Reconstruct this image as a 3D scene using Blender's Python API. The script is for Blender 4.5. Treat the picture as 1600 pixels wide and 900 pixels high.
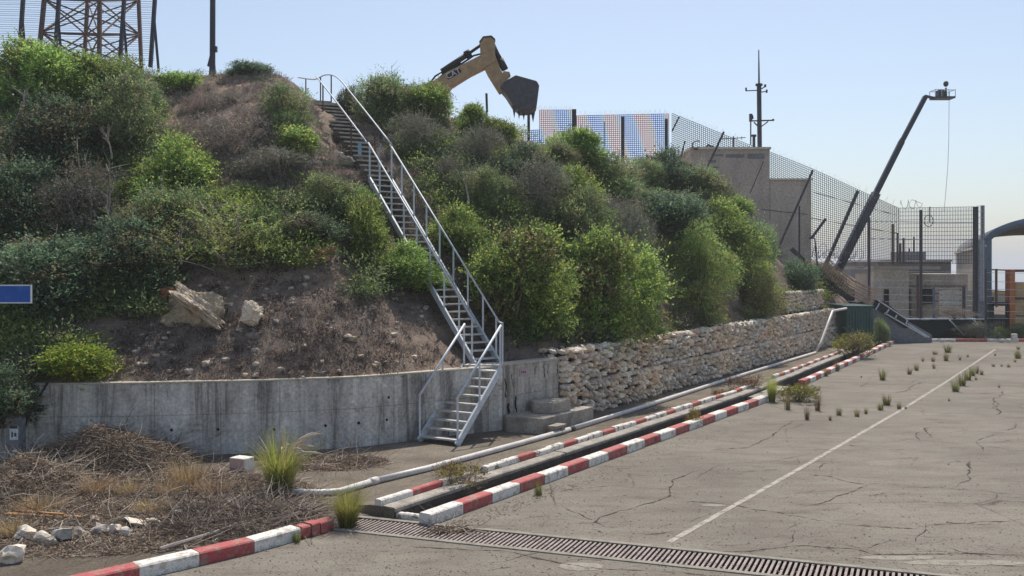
import bpy, math, random
import numpy as np
from mathutils import Vector, Matrix, noise, geometry
from mathutils.bvhtree import BVHTree

# ------------------------------------------------------------------ clear
for o in list(bpy.data.objects):
    bpy.data.objects.remove(o, do_unlink=True)
scene = bpy.context.scene
COL = scene.collection

# ------------------------------------------------------------------ camera, sky, sun, exposure
F, CX, HY, CH = 1450.0, 800.0, 418.0, 3.8      # focal length (px of a 1600 px wide picture), centre, horizon row, camera height
cd = bpy.data.cameras.new("camera")
cam = bpy.data.objects.new("camera", cd); COL.objects.link(cam)
cam.location = (0, 0, CH); cam.rotation_euler = (math.radians(90), 0, 0)
cd.sensor_width = 36; cd.lens = 36 * F / 1600; cd.shift_y = -(450 - HY) / 1600
cd.clip_start = 0.1; cd.clip_end = 30000
scene.camera = cam

SUN_EL, SUN_AZ = 60.0, 9.0                     # azimuth clockwise from +Y
world = bpy.data.worlds.new("World"); scene.world = world; world.use_nodes = True
nt = world.node_tree; bg = nt.nodes["Background"]
sky = nt.nodes.new("ShaderNodeTexSky"); sky.sky_type = 'NISHITA'; sky.sun_disc = False
sky.sun_elevation = math.radians(SUN_EL); sky.sun_rotation = math.radians(SUN_AZ)
sky.altitude = 0; sky.air_density = 1.05; sky.dust_density = 1.2; sky.ozone_density = 2.5
skyhs = nt.nodes.new("ShaderNodeHueSaturation"); skyhs.inputs['Saturation'].default_value = 0.84
nt.links.new(sky.outputs[0], skyhs.inputs['Color']); nt.links.new(skyhs.outputs[0], bg.inputs[0]); bg.inputs[1].default_value = 0.090
sd = bpy.data.lights.new("sun", 'SUN'); sd.energy = 3.1; sd.angle = math.radians(0.6); sd.color = (1, 0.925, 0.82)
sun = bpy.data.objects.new("sun", sd); COL.objects.link(sun)
ca, sa = math.cos(math.radians(SUN_EL)), math.sin(math.radians(SUN_EL))
tosun = Vector((math.sin(math.radians(SUN_AZ)) * ca, math.cos(math.radians(SUN_AZ)) * ca, sa))
sun.rotation_euler = tosun.to_track_quat('Z', 'Y').to_euler()
sun.location = (0, 0, 60)
vs = scene.view_settings
vs.view_transform = 'Standard'; vs.look = 'None'; vs.gamma = 1; vs.exposure = 0.58; vs.use_curve_mapping = False
scene.render.engine = 'CYCLES'
scene.cycles.max_bounces = 6; scene.cycles.transparent_max_bounces = 8
scene.cycles.use_adaptive_sampling = True

HAZE = 0.0007
rng = np.random.default_rng(7)
random.seed(7)

def P(px, py, d):
    return Vector(((px - CX) / F * d, d, CH - (py - HY) / F * d))
def G(px, py, z=0.0):
    d = (CH - z) * F / (py - HY)
    return Vector(((px - CX) / F * d, d, z))

# ------------------------------------------------------------------ materials
def new_mat(name):
    m = bpy.data.materials.new(name); m.use_nodes = True
    return m, m.node_tree, m.node_tree.nodes["Principled BSDF"]
def ramp(t, stops):
    r = t.nodes.new("ShaderNodeValToRGB")
    while len(r.color_ramp.elements) < len(stops): r.color_ramp.elements.new(0.5)
    for e, (p, c) in zip(r.color_ramp.elements, stops):
        e.position = p; e.color = (*c, 1) if len(c) == 3 else c
    return r
def noise_tex(t, scale, detail=4, rough=0.6, coord='Object', stretch=(1, 1, 1), dist=0.0):
    tc = t.nodes.new("ShaderNodeTexCoord"); mp = t.nodes.new("ShaderNodeMapping")
    mp.inputs['Scale'].default_value = stretch
    n = t.nodes.new("ShaderNodeTexNoise")
    n.inputs['Scale'].default_value = scale; n.inputs['Detail'].default_value = detail
    n.inputs['Roughness'].default_value = rough; n.inputs['Distortion'].default_value = dist
    t.links.new(tc.outputs[coord], mp.inputs[0]); t.links.new(mp.outputs[0], n.inputs['Vector'])
    return n
def mixc(t, a, b, fac, mode='MIX'):
    m = t.nodes.new("ShaderNodeMix"); m.data_type = 'RGBA'; m.blend_type = mode
    for sock, v in ((m.inputs[0], fac), (m.inputs[6], a), (m.inputs[7], b)):
        if isinstance(v, bpy.types.NodeSocket): t.links.new(v, sock)
        elif isinstance(v, (int, float)): sock.default_value = v
        else: sock.default_value = (*v, 1)
    return m.outputs[2]
def math_n(t, op, a, b=0.0, clamp=False):
    m = t.nodes.new("ShaderNodeMath"); m.operation = op; m.use_clamp = clamp
    for sock, v in ((m.inputs[0], a), (m.inputs[1], b)):
        if isinstance(v, bpy.types.NodeSocket): t.links.new(v, sock)
        else: sock.default_value = v
    return m.outputs[0]
def bump(t, b, h, strength=0.3, dist=0.02):
    n = t.nodes.new("ShaderNodeBump"); n.inputs['Strength'].default_value = strength; n.inputs['Distance'].default_value = dist
    t.links.new(h, n.inputs['Height']); t.links.new(n.outputs[0], b.inputs['Normal'])
def plain(name, c1, c2=None, scale=3.0, rough=0.7, metal=0.0, bmp=0.15, stretch=(1, 1, 1), lo=0.35, hi=0.65, fine=None):
    """two-tone worn surface: colour patches plus a finer speckle"""
    m, t, b = new_mat(name)
    c2 = c2 or tuple(v * 0.6 for v in c1)
    n = noise_tex(t, scale, 6, 0.65, stretch=stretch)
    r = ramp(t, [(lo, c1), (hi, c2)]); t.links.new(n.outputs['Fac'], r.inputs[0])
    n2 = noise_tex(t, fine or scale * 9, 3, 0.6)
    r2 = ramp(t, [(0.3, (0.72, 0.72, 0.72)), (0.7, (1.18, 1.18, 1.18))]); t.links.new(n2.outputs['Fac'], r2.inputs[0])
    t.links.new(mixc(t, r.outputs[0], r2.outputs[0], 1.0, 'MULTIPLY'), b.inputs['Base Color'])
    b.inputs['Roughness'].default_value = rough; b.inputs['Metallic'].default_value = metal
    if bmp: bump(t, b, n2.outputs['Fac'], bmp)
    return m
def foliage_mat(name, trans=0.52, rough=0.5, sat=1.0):
    """leaf colour comes from a per-leaf attribute, nudged per plant"""
    m, t, b = new_mat(name)
    at = t.nodes.new("ShaderNodeAttribute"); at.attribute_name = "Col"
    oi = t.nodes.new("ShaderNodeObjectInfo"); sat = 1.08
    hs = t.nodes.new("ShaderNodeHueSaturation"); hs.inputs['Saturation'].default_value = sat
    mr = t.nodes.new("ShaderNodeMapRange"); mr.inputs[3].default_value = 0.75; mr.inputs[4].default_value = 1.12
    mh = t.nodes.new("ShaderNodeMapRange"); mh.inputs[3].default_value = 0.485; mh.inputs[4].default_value = 0.515
    t.links.new(oi.outputs['Random'], mr.inputs[0]); t.links.new(mr.outputs[0], hs.inputs['Value'])
    t.links.new(oi.outputs['Random'], mh.inputs[0]); t.links.new(mh.outputs[0], hs.inputs['Hue'])
    t.links.new(at.outputs['Color'], hs.inputs['Color'])
    t.links.new(hs.outputs[0], b.inputs['Base Color']); b.inputs['Roughness'].default_value = rough
    b.inputs['Specular IOR Level'].default_value = 0.3
    tr = t.nodes.new("ShaderNodeBsdfTranslucent"); t.links.new(hs.outputs[0], tr.inputs[0])
    mx = t.nodes.new("ShaderNodeMixShader"); mx.inputs[0].default_value = trans
    t.links.new(b.outputs[0], mx.inputs[1]); t.links.new(tr.outputs[0], mx.inputs[2])
    t.links.new(mx.outputs[0], t.nodes["Material Output"].inputs[0])
    return m
def attr_mat(name, rough=0.85, scale=14, bmp=0.5):
    m, t, b = new_mat(name)
    at = t.nodes.new("ShaderNodeAttribute"); at.attribute_name = "Col"
    n = noise_tex(t, scale, 5, 0.7)
    r = ramp(t, [(0.3, (0.85, 0.79, 0.72)), (0.65, (1.5, 1.42, 1.3))]); t.links.new(n.outputs['Fac'], r.inputs[0])
    t.links.new(mixc(t, at.outputs['Color'], r.outputs[0], 1.0, 'MULTIPLY'), b.inputs['Base Color'])
    b.inputs['Roughness'].default_value = rough
    bump(t, b, n.outputs['Fac'], bmp, 0.03)
    return m

def yard_mat():
    m, t, b = new_mat("weathered_concrete_yard")
    big = noise_tex(t, 0.22, 5, 0.6); mid = noise_tex(t, 1.6, 6, 0.7, stretch=(0.5, 1.4, 1)); fine = noise_tex(t, 32, 4, 0.75)
    mid2 = noise_tex(t, 0.9, 7, 0.75, stretch=(0.35, 1.6, 1), dist=0.8)
    r = ramp(t, [(0.3, (0.150, 0.133, 0.110)), (0.5, (0.192, 0.174, 0.144)), (0.72, (0.238, 0.214, 0.180))]); t.links.new(big.outputs[0], r.inputs[0])
    r2 = ramp(t, [(0.28, (0.64, 0.60, 0.57)), (0.42, (0.93, 0.90, 0.90)), (0.52, (1, 1, 1)), (0.75, (1.18, 1.20, 1.12))]); t.links.new(mid.outputs[0], r2.inputs[0])
    r3 = ramp(t, [(0.25, (0.58, 0.58, 0.58)), (0.75, (1.38, 1.38, 1.38))]); t.links.new(fine.outputs[0], r3.inputs[0])
    r4 = ramp(t, [(0.30, (0.66, 0.62, 0.57)), (0.44, (1, 1, 1)), (0.62, (1, 1, 1)), (0.72, (1.16, 1.15, 1.12))]); t.links.new(mid2.outputs[0], r4.inputs[0])
    c = mixc(t, r.outputs[0], r2.outputs[0], 1.0, 'MULTIPLY'); c = mixc(t, c, r3.outputs[0], 1.0, 'MULTIPLY')
    c = mixc(t, c, r4.outputs[0], 0.8, 'MULTIPLY')
    # fine crazing
    v = t.nodes.new("ShaderNodeTexVoronoi"); v.feature = 'DISTANCE_TO_EDGE'; v.inputs['Scale'].default_value = 0.55
    tc = t.nodes.new("ShaderNodeTexCoord"); nn = noise_tex(t, 1.3, 5, 0.7)
    vm = mixc(t, tc.outputs['Object'], nn.outputs['Color'], 0.16)
    t.links.new(vm, v.inputs['Vector'])
    cr = ramp(t, [(0.0, (0.35, 0.33, 0.3)), (0.010, (1, 1, 1))]); t.links.new(v.outputs['Distance'], cr.inputs[0])
    mk = noise_tex(t, 0.5, 3, 0.6); mkr = ramp(t, [(0.50, (0, 0, 0)), (0.62, (1, 1, 1))]); t.links.new(mk.outputs[0], mkr.inputs[0])
    c = mixc(t, c, mixc(t, c, cr.outputs[0], 1.0, 'MULTIPLY'), mkr.outputs[0])
    t.links.new(c, b.inputs['Base Color']); b.inputs['Roughness'].default_value = 0.92
    b.inputs['Specular IOR Level'].default_value = 0.25
    bump(t, b, fine.outputs[0], 0.35, 0.01)
    return m
def dirt_mat(name, c1, c2, c3, scale=0.8):
    m, t, b = new_mat(name)
    n = noise_tex(t, scale, 8, 0.7); r = ramp(t, [(0.32, c1), (0.5, c2), (0.68, c3)]); t.links.new(n.outputs[0], r.inputs[0])
    n2 = noise_tex(t, 22, 5, 0.8); r2 = ramp(t, [(0.3, (0.55, 0.55, 0.55)), (0.7, (1.4, 1.4, 1.4))]); t.links.new(n2.outputs[0], r2.inputs[0])
    t.links.new(mixc(t, r.outputs[0], r2.outputs[0], 1.0, 'MULTIPLY'), b.inputs['Base Color'])
    b.inputs['Roughness'].default_value = 0.95; b.inputs['Specular IOR Level'].default_value = 0.15
    bump(t, b, n2.outputs[0], 0.7, 0.05)
    return m
def cast_wall_mat(name, c1, c2, joints=2.45):
    """board-marked concrete: UV u = metres along, v = metres up; vertical run-off stains, joints, tie holes"""
    m, t, b = new_mat(name)
    n = noise_tex(t, 1.0, 6, 0.65, 'UV', (1.1, 1.4, 1)); r = ramp(t, [(0.3, c1), (0.7, c2)]); t.links.new(n.outputs[0], r.inputs[0])
    s1 = noise_tex(t, 1.0, 5, 0.7, 'UV', (2.6, 0.22, 1), 0.6); r1 = ramp(t, [(0.38, (0.30, 0.29, 0.28)), (0.47, (0.80, 0.79, 0.77)), (0.56, (1, 1, 1)), (0.66, (1.25, 1.22, 1.18))]); t.links.new(s1.outputs[0], r1.inputs[0])
    s2 = noise_tex(t, 1.0, 5, 0.8, 'UV', (1.5, 1.1, 1), 1.2); r2 = ramp(t, [(0.34, (0.42, 0.38, 0.33)), (0.47, (0.92, 0.92, 0.92)), (0.56, (1, 1, 1)), (0.66, (1.4, 1.38, 1.34))]); t.links.new(s2.outputs[0], r2.inputs[0])
    fi = noise_tex(t, 14.0, 5, 0.8, 'UV'); r3 = ramp(t, [(0.3, (0.62, 0.62, 0.62)), (0.7, (1.3, 1.3, 1.3))]); t.links.new(fi.outputs[0], r3.inputs[0])
    c = mixc(t, r.outputs[0], r1.outputs[0], 0.85, 'MULTIPLY'); c = mixc(t, c, r2.outputs[0], 0.7, 'MULTIPLY'); c = mixc(t, c, r3.outputs[0], 1.0, 'MULTIPLY')
    uv = t.nodes.new("ShaderNodeTexCoord"); sp = t.nodes.new("ShaderNodeSeparateXYZ"); t.links.new(uv.outputs['UV'], sp.inputs[0])
    ju = math_n(t, 'ABSOLUTE', math_n(t, 'SUBTRACT', math_n(t, 'MODULO', math_n(t, 'ADD', sp.outputs[0], 100), joints), joints / 2))
    jl = math_n(t, 'LESS_THAN', ju, 0.012)
    jh = math_n(t, 'LESS_THAN', math_n(t, 'ABSOLUTE', math_n(t, 'SUBTRACT', sp.outputs[1], 0.88)), 0.01)
    j = math_n(t, 'MULTIPLY', math_n(t, 'MAXIMUM', jl, jh), 0.3)
    c = mixc(t, c, (0.03, 0.03, 0.03), j)
    t.links.new(c, b.inputs['Base Color']); b.inputs['Roughness'].default_value = 0.9
    bump(t, b, fi.outputs[0], 0.4, 0.02)
    return m

M = {}
M['yard'] = yard_mat()
M['dirt'] = dirt_mat("dusty_dirt", (0.10, 0.080, 0.062), (0.155, 0.13, 0.102), (0.22, 0.19, 0.15))
M['hill'] = dirt_mat("dry_hill_soil", (0.13, 0.105, 0.09), (0.24, 0.185, 0.145), (0.38, 0.275, 0.20), 0.6)
M['strip'] = dirt_mat("dusty_concrete_strip", (0.12, 0.10, 0.078), (0.19, 0.162, 0.128), (0.26, 0.226, 0.182), 0.7)
M['wall'] = cast_wall_mat("stained_concrete_wall", (0.72, 0.69, 0.64), (0.47, 0.45, 0.42))
M['wall2'] = cast_wall_mat("pale_streaked_concrete", (0.66, 0.61, 0.54), (0.42, 0.38, 0.34), 60)
M['cap'] = plain("pale_concrete_cap", (0.58, 0.53, 0.45), (0.42, 0.37, 0.30), 5, 0.9)
M['ditch'] = plain("mossy_concrete_and_pile_shade", (0.13, 0.115, 0.095), (0.06, 0.05, 0.04), 2.2, 0.95, bmp=0.5)
M['conc'] = plain("old_concrete", (0.42, 0.38, 0.32), (0.23, 0.205, 0.175), 2.5, 0.9, bmp=0.4)
M['white'] = plain("worn_white_paint", (0.74, 0.71, 0.66), (0.40, 0.35, 0.28), 9, 0.75, lo=0.50, hi=0.64, fine=40)
M['red'] = plain("worn_red_paint", (0.43, 0.085, 0.085), (0.34, 0.20, 0.16), 9, 0.75, lo=0.48, hi=0.62, fine=40)
M['chipwhite'] = plain("chipped_white_paint", (0.74, 0.70, 0.64), (0.25, 0.2, 0.16), 9, 0.85, lo=0.52, hi=0.6)
M['chipred'] = plain("chipped_red_paint", (0.42, 0.10, 0.085), (0.30, 0.22, 0.17), 9, 0.85, lo=0.52, hi=0.6)
M['galv'] = plain("galvanised_steel", (0.66, 0.70, 0.75), (0.50, 0.54, 0.58), 6, 0.5, 0.05, 0.05)
M['tread'] = plain("stair_tread_metal", (0.60, 0.59, 0.56), (0.42, 0.40, 0.37), 6, 0.6, 0.1, 0.05)
M['rust'] = plain("rusty_steel", (0.16, 0.09, 0.06), (0.09, 0.05, 0.04), 8, 0.8)
M['grate'] = plain("rusty_pinkish_grate", (0.36, 0.29, 0.265), (0.23, 0.185, 0.165), 5, 0.7, 0.1)
M['dark'] = plain("dark_painted_steel", (0.06, 0.06, 0.075), (0.035, 0.035, 0.045), 6, 0.55)
M['navy'] = plain("navy_boom_steel", (0.012, 0.018, 0.045), (0.008, 0.012, 0.028), 4, 0.5)
M['steps'] = plain("pale_rough_steps", (0.60, 0.55, 0.47), (0.30, 0.27, 0.23), 4, 0.9, bmp=0.5)
M['pit'] = plain("dark_pit", (0.02, 0.018, 0.016), (0.012, 0.011, 0.01), 4, 0.95)
M['pipe'] = plain("white_plastic_pipe", (0.74, 0.72, 0.69), (0.62, 0.58, 0.53), 4, 0.45, bmp=0.03)
M['yellow'] = plain("dusty_machine_yellow", (0.52, 0.36, 0.19), (0.34, 0.23, 0.13), 3, 0.7, bmp=0.1)
M['bucket'] = plain("scratched_bucket_steel", (0.10, 0.10, 0.115), (0.055, 0.055, 0.062), 5, 0.6, 0.2)
M['black'] = plain("black_rubber", (0.02, 0.02, 0.02), (0.012, 0.012, 0.012), 5, 0.7)
M['bunker'] = plain("tan_render", (0.56, 0.48, 0.40), (0.40, 0.34, 0.285), 1.0, 0.95, bmp=0.3, stretch=(1, 1, 0.4))
M['farconc'] = plain("pale_far_concrete", (0.76, 0.71, 0.62), (0.54, 0.50, 0.43), 0.9, 0.95, stretch=(1, 1, 0.5))
M['grey'] = plain("grey_block_wall", (0.24, 0.25, 0.27), (0.17, 0.175, 0.19), 0.8, 0.9)
M['shed'] = plain("weathered_corrugated_sheet", (0.55, 0.50, 0.43), (0.36, 0.32, 0.28), 1.2, 0.7, stretch=(4, 4, 0.3))
M['green'] = plain("dull_green_paint", (0.05, 0.12, 0.11), (0.035, 0.085, 0.08), 2, 0.55)
M['dgreen'] = plain("dark_green_cloth", (0.018, 0.035, 0.035), (0.012, 0.022, 0.025), 2, 0.9)
M['orange'] = plain("faded_orange_paint", (0.65, 0.22, 0.06), (0.38, 0.11, 0.04), 2, 0.6)
M['ochre'] = plain("ochre_board", (0.62, 0.42, 0.20), (0.46, 0.31, 0.16), 1.5, 0.8)
M['bluegrey'] = plain("blue_grey_steel", (0.13, 0.19, 0.26), (0.10, 0.14, 0.18), 2, 0.55)
M['sign'] = plain("scuffed_blue_sign", (0.015, 0.09, 0.42), (0.03, 0.16, 0.5), 9, 0.45, lo=0.5, hi=0.7, bmp=0.02)
M['signedge'] = plain("white_sign_edge", (0.75, 0.78, 0.82), (0.6, 0.64, 0.7), 8, 0.5, bmp=0.02)
M['wood'] = plain("orange_brown_board", (0.46, 0.24, 0.09), (0.32, 0.17, 0.07), 3, 0.8, stretch=(1, 8, 8))
M['bark'] = plain("grey_bark", (0.20, 0.165, 0.13), (0.11, 0.09, 0.07), 6, 0.9, bmp=0.3)
M['palebark'] = plain("bleached_dead_wood", (0.45, 0.40, 0.35), (0.30, 0.26, 0.22), 6, 0.9, bmp=0.3)
M['pink'] = plain("faded_pink", (0.60, 0.40, 0.36), (0.5, 0.33, 0.29), 8, 0.8)
M['cable'] = plain("pale_cord", (0.55, 0.52, 0.48), (0.4, 0.38, 0.35), 5, 0.6, bmp=0)
M['lblue'] = plain("pale_blue_paint", (0.22, 0.42, 0.58), (0.32, 0.45, 0.52), 5, 0.6)
M['plume'] = plain("pale_plume", (0.66, 0.56, 0.46), (0.5, 0.42, 0.34), 30, 0.9, bmp=0)
M['leaf'] = foliage_mat("leaves", 0.55)
M['dryleaf'] = foliage_mat("dry_leaves_and_blades", 0.25, 0.8)
M['stone'] = attr_mat("rough_limestone")
M['water'], _t, _b = new_mat("sea_water")
_b.inputs['Base Color'].default_value = (0.10, 0.17, 0.22, 1); _b.inputs['Roughness'].default_value = 0.3
_n = noise_tex(_t, 0.05, 4, 0.6); bump(_t, _b, _n.outputs[0], 0.4, 1.0)

M['patch'] = plain("pale_mortar_patch", (0.29, 0.265, 0.22), (0.20, 0.18, 0.15), 5, 0.95, lo=0.45)
M['crack'] = plain("crack_shadow_grit", (0.075, 0.064, 0.05), (0.035, 0.03, 0.024), 8, 1.0, bmp=0)
# striped net: blue and orange diagonal bands imitating camera moire in colour
def net_mat():
    m, t, b = new_mat("blue_and_orange_striped_net")
    tc = t.nodes.new("ShaderNodeTexCoord"); sp = t.nodes.new("ShaderNodeSeparateXYZ"); t.links.new(tc.outputs['Object'], sp.inputs[0])
    nz = noise_tex(t, 0.5, 2, 0.5)
    k = math_n(t, 'ADD', sp.outputs[0], math_n(t, 'MULTIPLY', sp.outputs[2], 0.30))
    k = math_n(t, 'ADD', k, math_n(t, 'MULTIPLY', nz.outputs[0], 0.5))
    w = math_n(t, 'FRACT', math_n(t, 'MULTIPLY', math_n(t, 'ADD', k, 50), 0.62))
    r = ramp(t, [(0.0, (0.03, 0.20, 0.80)), (0.38, (0.12, 0.45, 0.85)), (0.46, (0.62, 0.62, 0.62)), (0.54, (0.85, 0.32, 0.08)), (0.88, (0.78, 0.46, 0.16)), (1.0, (0.45, 0.6, 0.75))])
    t.links.new(w, r.inputs[0]); t.links.new(r.outputs[0], b.inputs['Base Color'])
    tr = t.nodes.new("ShaderNodeBsdfTranslucent"); t.links.new(r.outputs[0], tr.inputs[0])
    mx = t.nodes.new("ShaderNodeMixShader"); mx.inputs[0].default_value = 0.5
    t.links.new(b.outputs[0], mx.inputs[1]); t.links.new(tr.outputs[0], mx.inputs[2]); t.links.new(mx.outputs[0], t.nodes["Material Output"].inputs[0])
    return m
M['net'] = net_mat()

# ------------------------------------------------------------------ mesh helpers
class MB:
    def __init__(s): s.v = []; s.f = []; s.m = []; s.c = []; s.uv = {}
    def quadstrip(s): pass
    def add(s, verts, faces, mi=0, col=None):
        o = len(s.v)
        s.v.extend([tuple(v) for v in verts])
        for f in faces:
            s.f.append(tuple(i + o for i in f)); s.m.append(mi)
        if col is not None: s.c.extend([col] * len(verts))
        return o
    def box(s, c, size, rz=0.0, mi=0, col=None, mat=None, taper=1.0):
        hx, hy, hz = size[0] / 2, size[1] / 2, size[2] / 2
        vs_ = []
        for z in (-hz, hz):
            k = taper if z > 0 else 1
            for x, y in ((-hx, -hy), (hx, -hy), (hx, hy), (-hx, hy)): vs_.append(Vector((x * k, y * k, z)))
        R_ = mat if mat is not None else Matrix.Rotation(rz, 3, 'Z')
        vs_ = [R_ @ v + Vector(c) for v in vs_]
        s.add(vs_, [(3, 2, 1, 0), (4, 5, 6, 7), (0, 1, 5, 4), (1, 2, 6, 5), (2, 3, 7, 6), (3, 0, 4, 7)], mi, col)
    def bar(s, a, b, w, h=None, mi=0, up=(0, 0, 1), col=None):
        a = Vector(a); b = Vector(b); h = h or w; d = (b - a)
        L = d.length
        if L < 1e-6: return
        y = d / L; u = Vector(up)
        x = y.cross(u)
        if x.length < 1e-3: x = y.cross(Vector((1, 0, 0)))
        x.normalize(); z = x.cross(y)
        s.box((a + b) / 2, (w, L, h), mat=Matrix((x, y, z)).transposed(), mi=mi, col=col)
    def tube(s, pts, r, n=6, mi=0, col=None, caps=True):
        pts = [Vector(p) for p in pts]
        rs = r if hasattr(r, '__len__') else [r] * len(pts)
        rings = []
        prevx = None
        for i, p in enumerate(pts):
            d = (pts[min(i + 1, len(pts) - 1)] - pts[max(i - 1, 0)])
            if d.length < 1e-7: d = Vector((0, 0, 1))
            d.normalize()
            x = prevx - d * prevx.dot(d) if prevx is not None else d.cross(Vector((0, 0, 1)))
            if x.length < 1e-3: x = d.cross(Vector((1, 0, 0)))
            x.normalize(); y = d.cross(x); prevx = x
            rings.append([p + (x * math.cos(2 * math.pi * k / n) + y * math.sin(2 * math.pi * k / n)) * rs[i] for k in range(n)])
        vs_ = [v for rg in rings for v in rg]; fs = []
        for i in range(len(pts) - 1):
            for k in range(n):
                a = i * n + k; b = i * n + (k + 1) % n
                fs.append((a, b, b + n, a + n))
        if caps:
            fs.append(tuple(range(n - 1, -1, -1))); fs.append(tuple((len(pts) - 1) * n + k for k in range(n)))
        s.add(vs_, fs, mi, col)
    def prism(s, poly, axis_vec, mi=0):
        """poly: list of 3D points, extruded by axis_vec"""
        a = [Vector(p) for p in poly]; av = Vector(axis_vec); n = len(a)
        s.add(a + [p + av for p in a], [tuple(range(n - 1, -1, -1)), tuple(range(n, 2 * n))] + [(i, (i + 1) % n, (i + 1) % n + n, i + n) for i in range(n)], mi)

ORIG = {}
def obj(name, mb, mats, parent=None, smooth=False, bevel=0.0):
    me = bpy.data.meshes.new(name)
    org = ORIG.get(parent.name, Vector((0, 0, 0))) if parent else Vector((0, 0, 0))
    if isinstance(mb, MB):
        vs_ = mb.v if org.length == 0 else [(v[0] - org.x, v[1] - org.y, v[2] - org.z) for v in mb.v]
        me.from_pydata(vs_, [], mb.f)
        if mb.c:
            ca_ = me.color_attributes.new("Col", 'FLOAT_COLOR', 'POINT')
            ca_.data.foreach_set("color", np.array([(*c, 1) for c in mb.c], dtype=np.float32).ravel())
    for m in (mats if isinstance(mats, (list, tuple)) else [mats]): me.materials.append(m)
    me.polygons.foreach_set("material_index", mb.m)
    if smooth: me.polygons.foreach_set("use_smooth", [True] * len(me.polygons))
    me.update()
    o = bpy.data.objects.new(name, me); COL.objects.link(o)
    if parent: o.parent = parent; ORIG[o.name] = org
    if bevel:
        b = o.modifiers.new("bevel", 'BEVEL'); b.width = bevel; b.segments = 2; b.limit_method = 'ANGLE'
    return o
def tag(o, label=None, cat=None, group=None, kind=None):
    if label: o['label'] = label
    if cat: o['category'] = cat
    if group: o['group'] = group
    if kind: o['kind'] = kind
    return o
def thing(name, label, cat, loc=(0, 0, 0), group=None):
    o = bpy.data.objects.new(name, None); o.empty_display_size = 0.2; COL.objects.link(o)
    o.location = loc; ORIG[o.name] = Vector(loc)
    return tag(o, label, cat, group)
def dup(root, loc, rz=0.0, scale=(1, 1, 1), label=None, group=None):
    r = root.copy(); COL.objects.link(r); r.location = loc; r.rotation_euler = (0, 0, rz); r.scale = scale
    if label: r['label'] = label
    if group: r['group'] = group
    for ch in list(root.children):
        c = ch.copy(); COL.objects.link(c); c.parent = r
    return r
def mesh_np(name, verts, faces4, cols, mats, parent=None, mi=None):
    me = bpy.data.meshes.new(name)
    nv, nf = len(verts), len(faces4)
    me.vertices.add(nv); me.vertices.foreach_set("co", verts.astype(np.float32).ravel())
    me.loops.add(nf * 4); me.loops.foreach_set("vertex_index", faces4.astype(np.int32).ravel())
    me.polygons.add(nf); me.polygons.foreach_set("loop_start", np.arange(0, nf * 4, 4, dtype=np.int32))
    me.polygons.foreach_set("loop_total", np.full(nf, 4, dtype=np.int32))
    for m in (mats if isinstance(mats, (list, tuple)) else [mats]): me.materials.append(m)
    if mi is not None: me.polygons.foreach_set("material_index", mi.astype(np.int32))
    me.update(calc_edges=True)
    a = me.color_attributes.new("Col", 'FLOAT_COLOR', 'POINT')
    a.data.foreach_set("color", np.c_[cols, np.ones(nv)].astype(np.float32).ravel())
    o = bpy.data.objects.new(name, me); COL.objects.link(o)
    if parent: o.parent = parent
    return o

def sheet(name, outer, z, mat, holes=(), kind='structure'):
    pts = [Vector((p[0], p[1])) for p in outer]; edges = [(i, (i + 1) % len(outer)) for i in range(len(outer))]
    for h in holes:
        o0 = len(pts); pts += [Vector((p[0], p[1])) for p in h]; edges += [(o0 + i, o0 + (i + 1) % len(h)) for i in range(len(h))]
    vs_, es, fs, *_ = geometry.delaunay_2d_cdt(pts, edges, [], 0, 1e-5)
    def inside(p, poly):
        c = False; n = len(poly)
        for i in range(n):
            a, b = poly[i], poly[i - 1]
            if (a[1] > p[1]) != (b[1] > p[1]) and p[0] < (b[0] - a[0]) * (p[1] - a[1]) / (b[1] - a[1]) + a[0]: c = not c
        return c
    mb = MB(); keep = []
    for f in fs:
        c = sum((vs_[i] for i in f), Vector((0, 0))) / len(f)
        if inside(c, outer) and not any(inside(c, h) for h in holes): keep.append(tuple(f))
    mb.add([(v.x, v.y, z) for v in vs_], keep)
    o = obj(name, mb, mat)
    # face up
    if len(o.data.polygons) and o.data.polygons[0].normal.z < 0: o.data.flip_normals()
    if kind: o['kind'] = kind
    return o

def arc_pts(line, step):
    """resample a 2D polyline; returns points, left normals, distances"""
    L = [Vector((p[0], p[1])) for p in line]; out = []; s = 0.0
    total = sum((L[i + 1] - L[i]).length for i in range(len(L) - 1)); n = max(2, int(round(total / step)) + 1)
    for k in range(n):
        t = total * k / (n - 1); a = 0.0
        for i in range(len(L) - 1):
            l = (L[i + 1] - L[i]).length
            if t <= a + l + 1e-6 or i == len(L) - 2:
                out.append((L[i].lerp(L[i + 1], (t - a) / l), t)); break
            a += l
    res = []
    for k, (p, t) in enumerate(out):
        d = (out[min(k + 1, n - 1)][0] - out[max(k - 1, 0)][0]).normalized()
        res.append((p, Vector((-d.y, d.x)), t))
    return res
def offset(line, o):
    L = [Vector((p[0], p[1])) for p in line]; r = []
    for i, p in enumerate(L):
        d = (L[min(i + 1, len(L) - 1)] - L[max(i - 1, 0)]).normalized()
        r.append((p + Vector((-d.y, d.x)) * o).to_tuple())
    return r
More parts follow.
